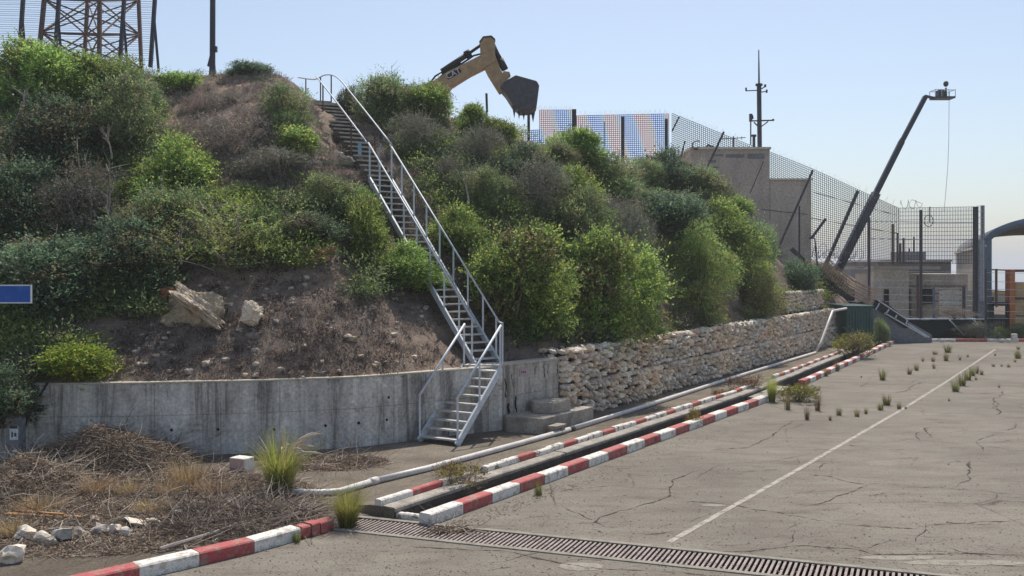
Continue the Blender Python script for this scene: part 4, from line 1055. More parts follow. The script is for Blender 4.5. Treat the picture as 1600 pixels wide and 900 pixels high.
# dead pale branches in the thicket
def dead_branch(label, px, py, hpx, seed, d_off=-1.2):
    h = on_hill(px, py) ; rr2 = random.Random(seed); base = Vector((h.x, h.y + d_off, h.z + .4)); L = hpx / F * h.y * .62
    t_ = thing("dead_branch", label, "dead branch", base, "pale dead branches in the thicket"); mb = MB()
    def grow(p, d, l, r, lev):
        pts = [p]; q = p.copy()
        for i in range(4):
            d = (d + Vector((rr2.uniform(-.35, .35), rr2.uniform(-.3, .3), rr2.uniform(-.1, .3)))).normalized(); q = q + d * l / 4; pts.append(q.copy())
            if lev < 3 and i > 0 and rr2.random() < .8:
                grow(q, (d + Vector((rr2.uniform(-.9, .9), rr2.uniform(-.4, .4), rr2.uniform(-.1, .5)))).normalized(), l * .6, r * .6, lev + 1)
        mb.tube(pts, [r, r * .85, r * .7, r * .55, r * .3], 5)
    grow(base, Vector((rr2.uniform(-.3, .3), -.1, 1)), L * .9, .03, 0)
    obj("limbs", mb, M['palebark'], t_)
dead_branch("pale forked dead branch low in the dark left thicket", 45, 300, 90, 3)
dead_branch("pale dead stem above the forked one near the left edge", 55, 235, 70, 5)
dead_branch("bleached dead stem with white bark in the thicket's centre", 205, 280, 50, 8)
dead_branch("thin bare branches rising above the slanted boulder", 290, 440, 50, 12, -.3)
dead_branch("bare grey stems under the olive bush right of the stair", 735, 345, 70, 14, -1.0)
dead_branch("pale bare stems in the shade left of the rosemary like bush", 205, 380, 60, 18)

# ------------------------------------------------------------------ grasses / weeds
def blades(n, h, spread, w, cols, seed, lean=.35, curl=.3, plume=0):
    r = np.random.default_rng(seed); V_, F_, C_ = [], [], []; o = 0
    for i in range(n):
        a = r.uniform(0, 2 * np.pi); ra = spread * r.random() ** .6 * .35; b = np.array([np.cos(a) * ra, np.sin(a) * ra, -.02])
        ln = h * r.uniform(.5, 1.05); out = np.array([np.cos(a + r.normal() * .5), np.sin(a + r.normal() * .5), 0]); le = lean * r.uniform(.2, 1.4)
        sd = np.array([-out[1], out[0], 0]) * w * r.uniform(.6, 1.3); c = np.array(cols[r.integers(len(cols))]) * r.uniform(.7, 1.3)
        m = 4
        for k_ in range(m + 1):
            t = k_ / m; p = b + np.array([0, 0, 1]) * ln * (t - curl * t * t * le) + out * ln * le * (t ** 1.6); s_ = sd * (1 - t * .85)
            V_ += [p - s_, p + s_]; C_ += [c * (.8 + .4 * t)] * 2
        for k_ in range(m): F_.append((o + 2 * k_, o + 2 * k_ + 1, o + 2 * k_ + 3, o + 2 * k_ + 2))
        o += 2 * (m + 1)
    return np.array(V_), np.array(F_), np.array(C_)
WG = [(.14, .17, .045), (.10, .13, .04), (.22, .21, .07), (.17, .15, .07)]
WD = [(.24, .17, .09), (.17, .12, .07), (.30, .23, .13), (.12, .11, .05)]
def weed_proto(kind, seed):
    if kind == 'green': return blades(130, .30, .32, .006, WG, seed, .55)
    if kind == 'dry': return blades(110, .34, .30, .005, WD, seed, .6)
    if kind == 'tall': return blades(900, 1.0, .62, .006, [(.32, .36, .09), (.25, .31, .08), (.42, .42, .13), (.42, .36, .18)], seed, .62, .45)
    if kind == 'straw': return blades(420, .5, 1.3, .006, [(.52, .40, .22), (.44, .31, .17), (.60, .48, .30), (.34, .23, .14)], seed, .8)
WP = {}
def weed(kind, label, px, py, w_px, h_px, group, name="weed", cat="weed", z=0.0):
    key = (kind, random.randrange(3) if kind in ('green', 'dry') else random.randrange(2))
    if key not in WP:
        v, f, c = weed_proto(key[0], 50 + key[1] * 13 + hash_(kind)); o = mesh_np("weed", v, f, c, M['leaf'] if kind in ('green', 'tall') else M['dryleaf']); WP[key] = (o.data, float(v[:, 2].max()), float(np.abs(v[:, 0]).max() * 2)); bpy.data.objects.remove(o)
    me, hh, ww = WP[key]; p = G(px, py, z); o = bpy.data.objects.new(name, me); COL.objects.link(o)
    kx = w_px / F * p.y / ww; kz = h_px / F * p.y / hh
    o.location = p; o.scale = (kx, kx, kz); o.rotation_euler = (0, 0, random.uniform(0, 6)); return tag(o, label, cat, group)
WGp = "weeds growing from cracks in the yard"
WEEDS = [
 (841, 774, 22, 26, 'green', "green weed rooted at the foot of the near red and white kerb"),
 (1231, 640, 26, 34, 'dry', "brown tuft in front of the flowering bush at the kerb gap"),
 (1278, 642, 22, 34, 'dry', "reddish dry weed right of the flowering bush"),
 (1261, 656, 18, 24, 'dry', "thin dry weed nearest the camera below the reddish one"),
 (1297, 657, 9, 9, 'green', "tiny weed just right of the thin dry one"),
 (1311, 649, 15, 14, 'green', "first round tuft in the row running towards the white line"),
 (1339, 651, 13, 13, 'green', "second round tuft in the row running towards the white line"),
 (1353, 647, 9, 11, 'green', "small tuft right beside the second one of the row"),
 (1376, 641, 17, 13, 'green', "low tuft in front of the taller grass just left of the white line"),
 (1385, 633, 24, 18, 'green', "taller bright grass just left of the white line"),
 (1405, 639, 12, 12, 'green', "tuft touching the left edge of the white line"),
 (1415, 639, 9, 6, 'dry', "tiny brown tuft on the white line itself"),
 (1379, 594, 20, 20, 'green', "round dark tuft alone on the left half of the far yard"),
 (1421, 585, 13, 12, 'green', "left of two small tufts in the far yard left of the line"),
 (1432, 579, 12, 13, 'green', "right of two small tufts in the far yard left of the line"),
 (1459, 576, 11, 10, 'dry', "small dry tuft in the far yard under a taller green one"),
 (1458, 565, 10, 9, 'green', "tiny tuft beside the dry one in the far yard"),
 (1478, 564, 14, 15, 'green', "green tuft in the far yard between the two near the end kerb"),
 (1461, 554, 18, 8, 'dry', "low brown tuft in front of the end kerb"),
 (1481, 551, 22, 14, 'green', "bright grass patch in front of the end kerb"),
 (1442, 565, 9, 8, 'dry', "tiny brown tuft left of the others in the far yard"),
 (1500, 563, 8, 8, 'dry', "tiny brown tuft right of the green one in the far yard"),
 (1512, 558, 7, 5, 'green', "minute weed in the far yard near the white line's end"),
 (1493, 612, 20, 22, 'green', "front tuft of the grass strip growing along the white line"),
 (1503, 603, 20, 20, 'green', "second tuft of the grass strip growing along the white line"),
 (1512, 594, 18, 18, 'green', "third tuft of the grass strip growing along the white line"),
 (1519, 587, 16, 16, 'green', "rearmost tuft of the grass strip growing along the white line"),
 (1527, 584, 12, 15, 'dry', "dark tuft right behind the grass strip on the white line"),
 (1534, 586, 10, 10, 'green', "dark low tuft right of the grass strip's end"),
 (1483, 627, 8, 6, 'dry', "tiny weed in front of the grass strip"),
 (1525, 594, 8, 6, 'dry', "tiny weed right of the grass strip's middle"),
 (1561, 606, 7, 6, 'dry', "tiny lone weed on the right part of the yard"),
 (1590, 560, 18, 14, 'green', "round green tuft at the far right edge of the yard"),
 (1586, 566, 7, 5, 'green', "minute weed just in front of the right edge tuft"),
 (1576, 574, 12, 6, 'dry', "flat brown weed on the far right of the yard"),
 (1565, 573, 8, 5, 'dry', "flat tiny weed left of the flat brown one"),
 (1552, 573, 8, 5, 'green', "tiny weed right of the white line's far end"),
 (1555, 556, 7, 5, 'dry', "minute weed touching the far end of the white line"),
 (1591, 546, 10, 6, 'green', "low green weed by the right end of the end kerb"),
 (1346, 590, 6, 4, 'dry', "minute weed on the crack left of the round dark tuft"),
 (1308, 580, 18, 24, 'dry', "dry clump growing over the far road kerb"),
 (1290, 588, 14, 16, 'green', "small green clump in front of the far road kerb"),
 (1141, 648, 10, 9, 'green', "small weed at the kerb foot before the gap"),
]
for (px, py, w_, h_, k_, lab) in WEEDS: weed(k_, lab, px, py, w_ * 1.15, h_ * 1.15, WGp)
weed('tall', "tall green grass clump with pale plumes left of the pipe end", 438, 768, 160, 108, "tall green grass clumps", "grass_clump", "grass clump")
weed('tall', "tall green grass clump between the front kerb and the channel kerb", 543, 822, 125, 80, "tall green grass clumps", "grass_clump", "grass clump")
weed('tall', "upright green grass growing out of the channel at the kerb gap", 1206, 628, 44, 50, "tall green grass clumps", "grass_clump", "grass clump")
weed('green', "small green weed at the foot of the front kerb's red end", 464, 848, 26, 24, "small plants at the kerbs", "weed")
weed('straw', "dry straw coloured grass clump beside the brush pile", 292, 758, 110, 50, "dry straw clumps", "grass_clump", "grass clump")
weed('straw', "second dry straw coloured clump in the litter left of the first", 150, 772, 100, 36, "dry straw clumps", "grass_clump", "grass clump")
weed('straw', "faint dry grass behind the front kerb under the litter", 238, 800, 90, 22, "dry straw clumps", "grass_clump", "grass clump")
for px_, py_, w_, h_, lab_ in ((60, 800, 120, 30, "dry grass around the wooden board"), (330, 772, 90, 26, "dry pale grass in front of the white and pink block"), (200, 775, 80, 30, "dry pale grass between the two larger straw clumps"), (20, 838, 70, 34, "reddish dry grass at the left end of the rock row"), (265, 775, 70, 34, "dry grass directly in front of the tallest straw clump")): weed('straw', lab_, px_, py_, w_, h_, "dry straw clumps", "grass_clump", "grass clump")
# plumes
pl = bpy.data.objects[-1] if False else None
v_, f_, c_ = [], [], []; r = np.random.default_rng(9); o_ = 0
gp_ = G(438, 768)
pm = thing("grass_plumes", "pale feathery plumes leaning right above the tall grass clump", "plume", gp_)
mb = MB()
for i in range(14):
    t = P(438 + r.uniform(-8, 12), 712 + r.uniform(-5, 8), gp_.y); e = P(452 + r.uniform(-12, 55), 672 + r.uniform(0, 38), gp_.y + r.uniform(-.2, .2))
    mid = t.lerp(e, .6) + Vector((0, 0, .06)); mb.tube([t, t.lerp(mid, .5) + Vector((0, 0, .02)), mid, mid.lerp(e, .5) + Vector((0, 0, .01)), e], [.004, .007, .022, .02, .005], 6)
ob_ = obj("plumes", mb, M['plume'], pm)

# flowering / yellowish shrubs by the channel
SG = "small shrubs rooted in the channel"
def gbush(sp, name, label, cat, group, px, py, wpx, hpx, z=0.0):
    p = G(px, py, z); return bush(sp, name, label, cat, group, p, wpx / F * p.y * 1.1, hpx / F * p.y * 1.1, random.uniform(0, 6))
SPEC['weedy'] = ([(.26, .24, .06), (.20, .19, .05), (.30, .16, .08)], 6, 300, 8, .11, .02, 0, .35, .8, 2)
SPEC['flower'] = ([(.36, .34, .05), (.20, .22, .05), (.30, .30, .06)], 7, 500, 8, .10, .02, 0, .25, .5, 1)
SPEC['rusty'] = (RED + [(.24, .22, .08)], 6, 260, 8, .11, .016, 0, .35, .7, 1)
SPEC['ylw'] = ([(.22, .22, .06), (.17, .19, .06), (.28, .26, .09)], 9, 900, 8, .08, .016, 0, .28, .7, 1)
gbush('weedy', "bush", "yellow and red weed hanging over the channel ledge near the grate", "bush", SG, 712, 768, 72, 44)
gbush('weedy', "bush", "yellow green weed sprouting inside the channel between the kerbs", "bush", SG, 1082, 684, 36, 40, -.3)
gbush('flower', "bush", "low bush with yellow and white flowers at the kerb gap", "bush", SG, 1247, 628, 60, 34)
gbush('rusty', "bush", "reddish dry bush behind the upright grass at the channel", "bush", SG, 1172, 614, 62, 28)
gbush('ylw', "bush", "large yellow green bush over the far end of the channel", "bush", SG, 1332, 560, 62, 42)
gbush('olive', "bush", "green bush beside the green container", "bush", SG, 1376, 540, 26, 36)
gbush('rusty', "bush", "small dry weed on the path left of the channel", "bush", SG, 1120, 624, 30, 18)

# ------------------------------------------------------------------ foreground litter
def twig_pile(name, label, cat, cx_px, cy_px, w_px, dep, hgt, n, seed, leafn, cols=None, kind=None):
    c = G(cx_px, cy_px); W_ = w_px / F * c.y; rr2 = random.Random(seed); mb = MB(); cols = cols or [(.24, .19, .155), (.34, .28, .235), (.16, .125, .10), (.48, .42, .36)]
    t_ = thing(name, label, cat, c) if kind is None else None
    def hz(x, y): 
        u = (x / (W_ / 2)) ** 2 + (y / (dep / 2)) ** 2
        return hgt * max(0, 1 - u) ** .8 * (.75 + .5 * noise.noise(Vector((x * 1.6, y * 1.6, seed))))
    for i in range(n):
        a = rr2.uniform(0, 6.28); k_ = math.sqrt(rr2.random()); x = math.cos(a) * k_ * W_ / 2; y = math.sin(a) * k_ * dep / 2; z = hz(x, y) * rr2.uniform(.6, 1.1) + .01
        L = rr2.uniform(.15, .75) * (1.3 if rr2.random() < .1 else 1); da = rr2.uniform(0, 6.28); el = rr2.uniform(-.35, .5)
        d = Vector((math.cos(da) * math.cos(el), math.sin(da) * math.cos(el), math.sin(el))); p = Vector((c.x + x, c.y + y, z)); pts = [p]
        for _ in range(3):
            d = (d + Vector((rr2.uniform(-.4, .4), rr2.uniform(-.4, .4), rr2.uniform(-.35, .25)))).normalized(); p = p + d * L / 3; p.z = max(p.z, .012); pts.append(p)
        r0 = rr2.uniform(.003, .008) * (2.0 if rr2.random() < .06 else 1); mb.tube(pts, [r0, r0 * .85, r0 * .7, r0 * .4], 3, 0, rr2.choice(cols), False)
    r = np.random.default_rng(seed); a = r.uniform(0, 6.28, leafn); k_ = np.sqrt(r.random(leafn)); x = np.cos(a) * k_ * W_ / 2; y = np.sin(a) * k_ * dep / 2
    z = np.array([hz(x_, y_) for x_, y_ in zip(x, y)]) * r.uniform(.75, 1.12, leafn) + .012
    q = np.stack([c.x + x, c.y + y, z], 1); ld_ = r.normal(size=(leafn, 3)); ld_[:, 2] *= .5; ld_ /= np.linalg.norm(ld_, axis=1)[:, None]; sd_ = np.cross(ld_, r.normal(size=(leafn, 3))); sd_ /= np.linalg.norm(sd_, axis=1)[:, None]
    ln = r.uniform(.03, .075, leafn)[:, None]; wd = r.uniform(.006, .015, leafn)[:, None]
    v = np.stack([q, q + ld_ * ln * .5 + sd_ * wd, q + ld_ * ln, q + ld_ * ln * .5 - sd_ * wd], 1).reshape(-1, 3); v[:, 2] = np.maximum(v[:, 2], .008)
    f = np.arange(len(v)).reshape(-1, 4); lc = np.array([(.24, .17, .13), (.36, .26, .20), (.15, .11, .09), (.30, .235, .19), (.46, .36, .27)])[r.integers(0, 5, leafn)] * r.uniform(.7, 1.3, leafn)[:, None]
    if t_:
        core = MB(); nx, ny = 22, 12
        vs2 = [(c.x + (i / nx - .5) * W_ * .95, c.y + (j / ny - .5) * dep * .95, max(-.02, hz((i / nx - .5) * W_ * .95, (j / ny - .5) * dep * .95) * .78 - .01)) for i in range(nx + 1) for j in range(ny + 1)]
        core.add(vs2, [(i * (ny + 1) + j, (i + 1) * (ny + 1) + j, (i + 1) * (ny + 1) + j + 1, i * (ny + 1) + j + 1) for i in range(nx) for j in range(ny)]); obj("shade_core", core, M['ditch'], t_, True)  # dark core colour stands in for shade deep between the twigs
        o1 = obj("twigs", mb, M['dryleaf'], t_); o2 = mesh_np("dead_leaves", v - np.array(c[:]), f, np.repeat(lc, 4, axis=0), M['dryleaf'], t_)
        return t_
    off = len(mb.v); mb.v += [tuple(x) for x in v]; mb.f += [tuple(int(i) + off for i in ff) for ff in f]; mb.m += [0] * len(f); mb.c += [tuple(x) for x in np.repeat(lc, 4, axis=0)]
    return tag(obj(name, mb, M['dryleaf']), label, cat, None, 'stuff')
twig_pile("brush_pile", "long heap of dry cut branches against the concrete wall", "brush pile", 178, 722, 262, 2.3, .66, 2200, 31, 15000)
twig_pile("brush_pile", "heap of dry branches with bleached limbs at the left edge", "brush pile", 15, 765, 230, 2.6, .52, 1600, 32, 10000)
twig_pile("brush_pile", "low heap of grey twigs behind the front kerb", "brush pile", 392, 815, 260, 1.9, .20, 1700, 33, 5000, [(.30, .25, .21), (.20, .16, .13), (.42, .37, .32)])
twig_pile("ground_litter", "dead leaves and twigs covering the ground behind the front kerb", "litter", 200, 792, 620, 5.2, .05, 3500, 34, 30000, kind='stuff')
twig_pile("path_litter", "brown leaf litter on the path under the concrete wall", "litter", 515, 724, 190, 1.5, .03, 500, 35, 4000, kind='stuff')
twig_pile("kerb_litter", "dry leaves lying on the left end of the drain grate", "litter", 705, 829, 70, .3, .025, 60, 36, 500, kind='stuff')
# bleached limbs on the left heap
t_ = thing("dead_branch", "long bleached branch lying over the left brush heap", "dead branch", G(70, 750)); mb = MB(); rr = random.Random(6)
for (pa) in ([(20, 705), (48, 712), (70, 722), (95, 735), (140, 738)], [(48, 712), (62, 730), (66, 745), (52, 760)], [(70, 722), (85, 742), (90, 752)], [(0, 718), (22, 735), (45, 732), (75, 728)]):
    mb.tube([P(x, y, 17.2) for x, y in pa], [.022, .019, .016, .012, .008][:len(pa)], 6)
obj("limbs", mb, M['palebark'], t_)
t_ = thing("dead_branch", "thick grey branch lying behind the front kerb", "dead branch", G(300, 850)); mb = MB()
mb.tube([G(250, 858, .05), G(275, 850, .07), G(335, 832, .09), G(370, 818, .12), G(420, 806, .1)], [.03, .028, .022, .016, .01], 6); mb.tube([G(300, 842, .08), G(330, 846, .05), G(350, 850, .03)], .01, 5); obj("limbs", mb, M['palebark'], t_)
# row of rocks
for i, (px, py, w_, h_, lab, col) in enumerate([
    (36, 846, 32, 28, "white angular rock at the left end of the rock row", (.62, .58, .52)), (62, 850, 30, 22, "white rock second from the left in the rock row", (.60, .56, .50)),
    (75, 855, 20, 16, "small grey rock in front of the second white one", (.34, .33, .31)), (93, 848, 36, 26, "bluish grey rock in the rock row", (.33, .34, .34)),
    (124, 842, 26, 18, "brownish grey rock in the middle of the row", (.32, .28, .25)), (154, 838, 32, 20, "rounded grey rock right of the row's middle", (.36, .34, .33)),
    (176, 836, 24, 17, "pinkish white rock near the row's right end", (.58, .53, .48)), (193, 838, 24, 15, "smooth pale rock in front of the row's right end", (.55, .52, .48)),
    (212, 826, 52, 12, "long flat white stone behind the row's right end", (.62, .58, .52)), (236, 822, 24, 14, "flat white stone at the very right end of the row", (.64, .60, .54)),
    (14, 882, 42, 34, "large white rock alone in the lower left corner", (.62, .58, .51)), (147, 815, 18, 9, "little pale stone behind the rock row", (.5, .42, .35)),
    (275, 808, 18, 12, "small bluish stone in the litter behind the grey twigs", (.36, .38, .39)), (256, 815, 14, 9, "small orange stone right of the rock row", (.42, .28, .18)),
    (193, 798, 14, 7, "tiny pale stone in the litter above the rock row", (.5, .45, .4))]):
    p = G(px, py); W_ = w_ / F * p.y; H_ = h_ / F * p.y; mb = MB(); rock(mb, (p.x, p.y + W_ * .3, H_ * .36), (W_ * .95, W_ * .7, H_ * .9), tuple(q_ * .95 for q_ in col), random.Random(60 + i), ICO2, 0, .35, .3, .4)
    tag(obj("rock", mb, M['stone']), lab, "rock", "rocks in the lower left litter")
# block, plank, cabinet, cable
t_ = thing("white_pink_block", "small white and pink concrete block beside the wall", "concrete block", G(375, 738)); p = G(375, 738); mb = MB(); mb.box((p.x, p.y + .12, .13), (.36, .27, .26), -.45); obj("block", mb, M['white'], t_, bevel=.012)
mb = MB(); R3 = Matrix.Rotation(-.45, 3, 'Z'); f0 = R3 @ Vector((0, -.137, 0)); mb.box((p.x + f0.x, p.y + .12 + f0.y, .125), (.345, .006, .235), -.45); obj("pink_face", mb, M['pink'], t_)  # left face gets a pinker, darker panel than the white body
t_ = G(10, 803, .05); u_ = G(133, 808, .05); mb = MB(); mb.bar(t_, u_, .10, .03); mb.bar(t_ + Vector((.1, .08, .03)), u_ - Vector((.35, -.06, -.03)), .05, .02)
tag(obj("wooden_board", mb, M['wood'], None), "orange brown wooden board lying in the litter", "board")
t_ = thing("utility_cabinet", "small grey utility box with a worn sticker against the left wall", "utility box", (-9.55, 18.3, 0)); mb = MB(); q = P(25, 668, 17.9); mb.box((q.x, q.y, .45), (.26, .25, .95)); obj("housing", mb, M['grey'], t_, bevel=.01)
mb = MB(); mb.box((q.x + .03, q.y - .130, .63), (.16, .008, .26)); obj("sticker", mb, M['signedge'], t_); mb = MB(); mb.box((q.x + .03, q.y - .137, .74), (.14, .006, .05)); mb.box((q.x + .0, q.y - .137, .60), (.03, .006, .10)); mb.box((q.x + .06, q.y - .137, .60), (.04, .006, .07)); obj("sticker_print", mb, M['dark'], t_)
mb = MB(); mb.tube([P(78, 592, 18.38), P(66, 612, 18.2), P(53, 634, 18.15), P(42, 655, 18.1), P(37, 680, 18.05)], .022, 6); tag(obj("black_cable", mb, M['black']), "thick black cable hanging down the wall beside the utility box", "cable")
# blue sign on a post (post outside the frame)
t_ = thing("street_sign", "scuffed blue sign board with white edge at the left frame edge", "sign", (-8.3, 13.5, 0)); c = P(-18, 459.5, 13.5); mb = MB(); mb.box(c, (1.21, .015, .235), .03); obj("board", mb, M['sign'], t_)
mb = MB()
for dz in (-.127, .127): mb.box((c.x, c.y, c.z + dz), (1.24, .022, .018), .03)
for s_ in (-1, 1): mb.box((c.x + s_ * .612, c.y + s_ * .612 * .03, c.z), (.018, .022, .27), .03)
obj("edge", mb, M['signedge'], t_); mb = MB(); mb.tube([(c.x - .55, c.y + .05, 0), (c.x - .55, c.y + .05, c.z + .2)], .035, 10); obj("post", mb, M['galv'], t_)

# ------------------------------------------------------------------ hilltop left: pole, lattice tower, fence
pz = P(332, 104, 33); t_ = thing("lighting_pole", "tall dark pole rising out of the frame from the hilltop", "pole", pz); mb = MB()
mb.tube([pz - Vector((0, 0, .6)), pz + Vector((0, 0, .1)), pz + Vector((.02, 0, 5))], [.15, .10, .09], 10); obj("shaft", mb, M['dark'], t_)
mb = MB(); mb.bar(P(326, 104, 33), P(333, 76, 33), .09); mb.box(P(337, 77, 32.9), (.1, .12, .2)); obj("base_brace", mb, M['dark'], t_)
TD = 41.0; t_ = thing("lattice_tower", "rusty steel lattice tower base on the hilltop behind the wire fence", "lattice tower", P(140, 95, TD))
legs = [((57, 100), (75, -60), 36.5), ((130, 110), (140, -60), TD + 2.5), ((155, 110), (156, -60), 37.5), ((222, 110), (214, -60), TD + 1.5)]
legp = []
for (a, b, d) in legs:
    mb = MB(); pa, pb = P(*a, d) - Vector((0, 0, .6)), P(*b, d); mb.bar(pa, pb, .14); obj("leg", mb, M['rust'], t_); legp.append((pa, pb))
mb = MB()
for i, j in ((0, 2), (2, 3), (3, 1), (1, 0), (0, 3), (1, 2)):
    for k_ in range(4):
        a = legp[i][0].lerp(legp[i][1], .12 + k_ * .28); b = legp[j][0].lerp(legp[j][1], .12 + (k_ + 1) * .28); mb.bar(a, b, .05)
        a2 = legp[j][0].lerp(legp[j][1], .12 + k_ * .28); b2 = legp[i][0].lerp(legp[i][1], .12 + (k_ + 1) * .28); mb.bar(a2, b2, .05); mb.bar(a, a2, .05)
obj("bracing", mb, M['rust'], t_)
t_ = thing("wire_fence", "tall fence of many horizontal wires on dark leaning posts at the top left", "fence", P(100, 90, 34))
posts = [(-60, 34.5), (32, 34.3), (88, 34), (190, 33.6), (238, 33.3)]
for (px, d) in posts:
    mb = MB(); mb.bar(P(px - 3, 105, d), P(px + 8, -60, d), .12); obj("post", mb, M['dark'], t_)
    mb = MB(); mb.bar(P(px + 3, 30, d), P(px + 10, 112, d - .3), .07); obj("strut", mb, M['dark'], t_)
mb = MB()
for i in range(44):
    y_ = 88 - i * 3.4 + rr.uniform(-.5, .5)
    mb.tube([P(px + 3, y_ + (10 if k_ % 2 else 0) * .0 + k_ * 1.6, d) for k_, (px, d) in enumerate(posts)], .0085, 3)
    # slack between posts
obj("wires", mb, M['dark'], t_)

# hilltop concrete blocks and fence stumps
for i, (px, py, w_, h_, lab) in enumerate([(390, 128, 46, 22, "low pale concrete block on the hilltop right of the pole"), ]):
    q = P(px, py, 31.2); mb = MB(); mb.box(q, (w_ / F * 31.2, .5, h_ / F * 31.2 + .2), .1); mb.box(q + Vector((-.6, -.2, -.05)), (.5, .5, .25), .3); tag(obj("concrete_block", mb, M['conc'], bevel=.02), lab, "concrete block")
mb = MB(); mb.tube([P(385, 122, 31), P(400, 105, 31), P(412, 118, 31), P(418, 140, 31), P(415, 122, 31), P(405, 118, 31)], .02, 5); mb.bar(P(405, 108, 31), P(405, 128, 31), .05)
tag(obj("wire_coil", mb, M['rust']), "rusty bent rails and wire by the hilltop concrete block", "bent rail")

# ------------------------------------------------------------------ excavator
ED = 43.0
ex = thing("excavator", "yellow excavator behind the hill with its arm and bucket raised above the crest", "excavator", (-6.4, ED, 9.0))
def poly3(pp_, d, th, y0=0.0):
    return [P(x, y, d) + Vector((0, y0 - th / 2, 0)) for x, y in pp_], Vector((0, th, 0))
def slab(name, pp_, th, mat, y0=0.0, bev=.03):
    a, v = poly3(pp_, ED, th, y0); mb = MB(); mb.prism(a, v); return obj(name, mb, mat, ex, bevel=bev)
boom = slab("boom", [(608, 214), (640, 165), (672, 132), (700, 114), (752, 88), (772, 82), (776, 96), (765, 104), (735, 119), (706, 137), (690, 160), (650, 205), (622, 228)], .65, M['yellow'])
text("lettering", "CAT", .36, P(709, 117.5, ED) + Vector((0, -.345, 0)), (math.cos(.45), 0, math.sin(.45)), (-math.sin(.45), 0, math.cos(.45)), M['signedge'], boom, .004)
# dark band + small triangle on the boom
dk = MB(); a = [P(x, y, ED) + Vector((0, -.332, 0)) for x, y in [(697, 120), (718, 108), (722, 115), (701, 127)]]; dk.prism(a, (0, .006, 0)); obj("decal", dk, M['black'], boom)
slab("stick", [(750, 66), (756, 59), (768, 58), (773, 63), (774, 88), (783, 112), (797, 130), (796, 140), (780, 147), (762, 118), (756, 105), (751, 95)], .5, M['yellow'])
slab("elbow_guard", [(749, 67), (755, 59), (768, 57.5), (774, 63), (773, 65), (767, 60), (756, 61), (751, 68)], .56, M['black'], bev=0)
bk = slab("bucket", [(781, 140), (789, 131), (797, 127), (806, 122), (838, 131), (842, 138), (838, 170), (830, 176), (812, 177), (800, 166), (790, 150)], 1.5, M['bucket'], bev=.06)
for i in range(5):
    x = 803 + i * 7.5; mb = MB(); yb = -.6 + i * .3
    mb.prism([P(x - 3, 168 + i * .8, ED) + Vector((0, yb, 0)), P(x + 3.5, 169 + i * .8, ED) + Vector((0, yb, 0)), P(x + .5, 188, ED) + Vector((0, yb, 0))], (0, .18, 0)); obj("bucket_tooth", mb, M['bucket'], ex)
slab("linkage", [(783, 120), (787, 112), (796, 113), (798, 119), (792, 124), (793, 133), (786, 132)], .35, M['yellow'])
mb = MB()
for y0 in (-.0,):
    mb.tube([P(690, 112, ED), P(729, 86, ED)], .13, 10); mb.tube([P(727, 87, ED), P(735, 82, ED)], .19, 10); mb.tube([P(735, 82, ED), P(752, 70, ED)], .07, 10)
obj("boom_cylinder", mb, M['black'], ex, True)
mb = MB(); mb.tube([P(768, 66, ED), P(776, 84, ED), P(781, 93, ED)], .13, 10); mb.tube([P(781, 93, ED), P(789, 109, ED)], .17, 10); obj("bucket_cylinder", mb, M['black'], ex, True)
mb = MB(); mb.tube([P(672, 130, ED), P(680, 119, ED), P(690, 113, ED), P(693, 121, ED)], .045, 6); mb.tube([P(700, 112, ED), P(722, 99, ED), P(733, 92, ED), P(740, 87, ED), P(752, 84, ED), P(757, 88, ED)], .045, 6)
mb.tube([P(676, 132, ED), P(683, 124, ED), P(697, 112, ED), P(720, 98, ED)], .035, 6); obj("hoses", mb, M['black'], ex)
# body behind the crest
c0 = Vector((-6.2, ED, 9.0))
for s_ in (-1, 1):
    mb = MB(); mb.prism([c0 + Vector((x, s_ * 1.2 - .3, z)) for x, z in ((-2, .3), (-1.7, 0), (1.7, 0), (2, .3), (1.9, .75), (1.6, .85), (-1.6, .85), (-1.9, .75))], (0, .6, 0)); obj("track", mb, M['black'], ex)
mb = MB(); mb.box(c0 + Vector((-.6, 0, 1.5)), (3.8, 2.7, 1.0)); obj("house", mb, M['yellow'], ex, bevel=.1)
mb = MB(); mb.box(c0 + Vector((.6, -.85, 2.4)), (1.4, .95, 1.1)); obj("cab", mb, M['black'], ex, bevel=.08)

# ------------------------------------------------------------------ nets and fences on the crest
def net(mb, tl, tr_, br_, bl, nu, nv, r=.010, sag=0.0):
    """woven grid between four corners: nu uprights, nv horizontals"""
    tl, tr_, br_, bl = map(Vector, (tl, tr_, br_, bl))
    for i in range(nu + 1):
        t = i / nu; mb.bar(bl.lerp(br_, t), tl.lerp(tr_, t), r, r)
    for j in range(nv + 1):
        t = j / nv; a = bl.lerp(tl, t); b = br_.lerp(tr_, t); mb.bar(a, b, r, r)
def razor(mb, a, b, rad, turns, r=.006, seed=0):
    a = Vector(a); b = Vector(b); d = (b - a); n = turns * 10; u = d.normalized(); x = u.cross(Vector((0, 0, 1))).normalized(); y = x.cross(u); rr2 = random.Random(seed); pts = []; w_ = 1
    for i in range(n + 1):
        if i % 10 == 0: w_ = rr2.uniform(.5, 1.2)
        t = i / n * turns * 2 * math.pi; pts.append(a + d * (i / n) + (x * math.cos(t) + y * math.sin(t)) * rad * w_)
    mb.tube(pts, r, 3)
NDp = 46.0
t_ = thing("striped_net", "blue and orange striped mesh screen stretched along the crest", "net", P(940, 240, NDp))
mb = MB(); net(mb, P(843, 172, 44.8), P(897, 172, 45), P(897, 262, 45), P(843, 262, 44.8), 18, 30, .030); net(mb, P(806, 205, 44.7), P(842.5, 203, 44.8), P(842.5, 262, 44.8), P(806, 262, 44.7), 12, 18, .030); obj("net_panel", mb, M['net'], t_)
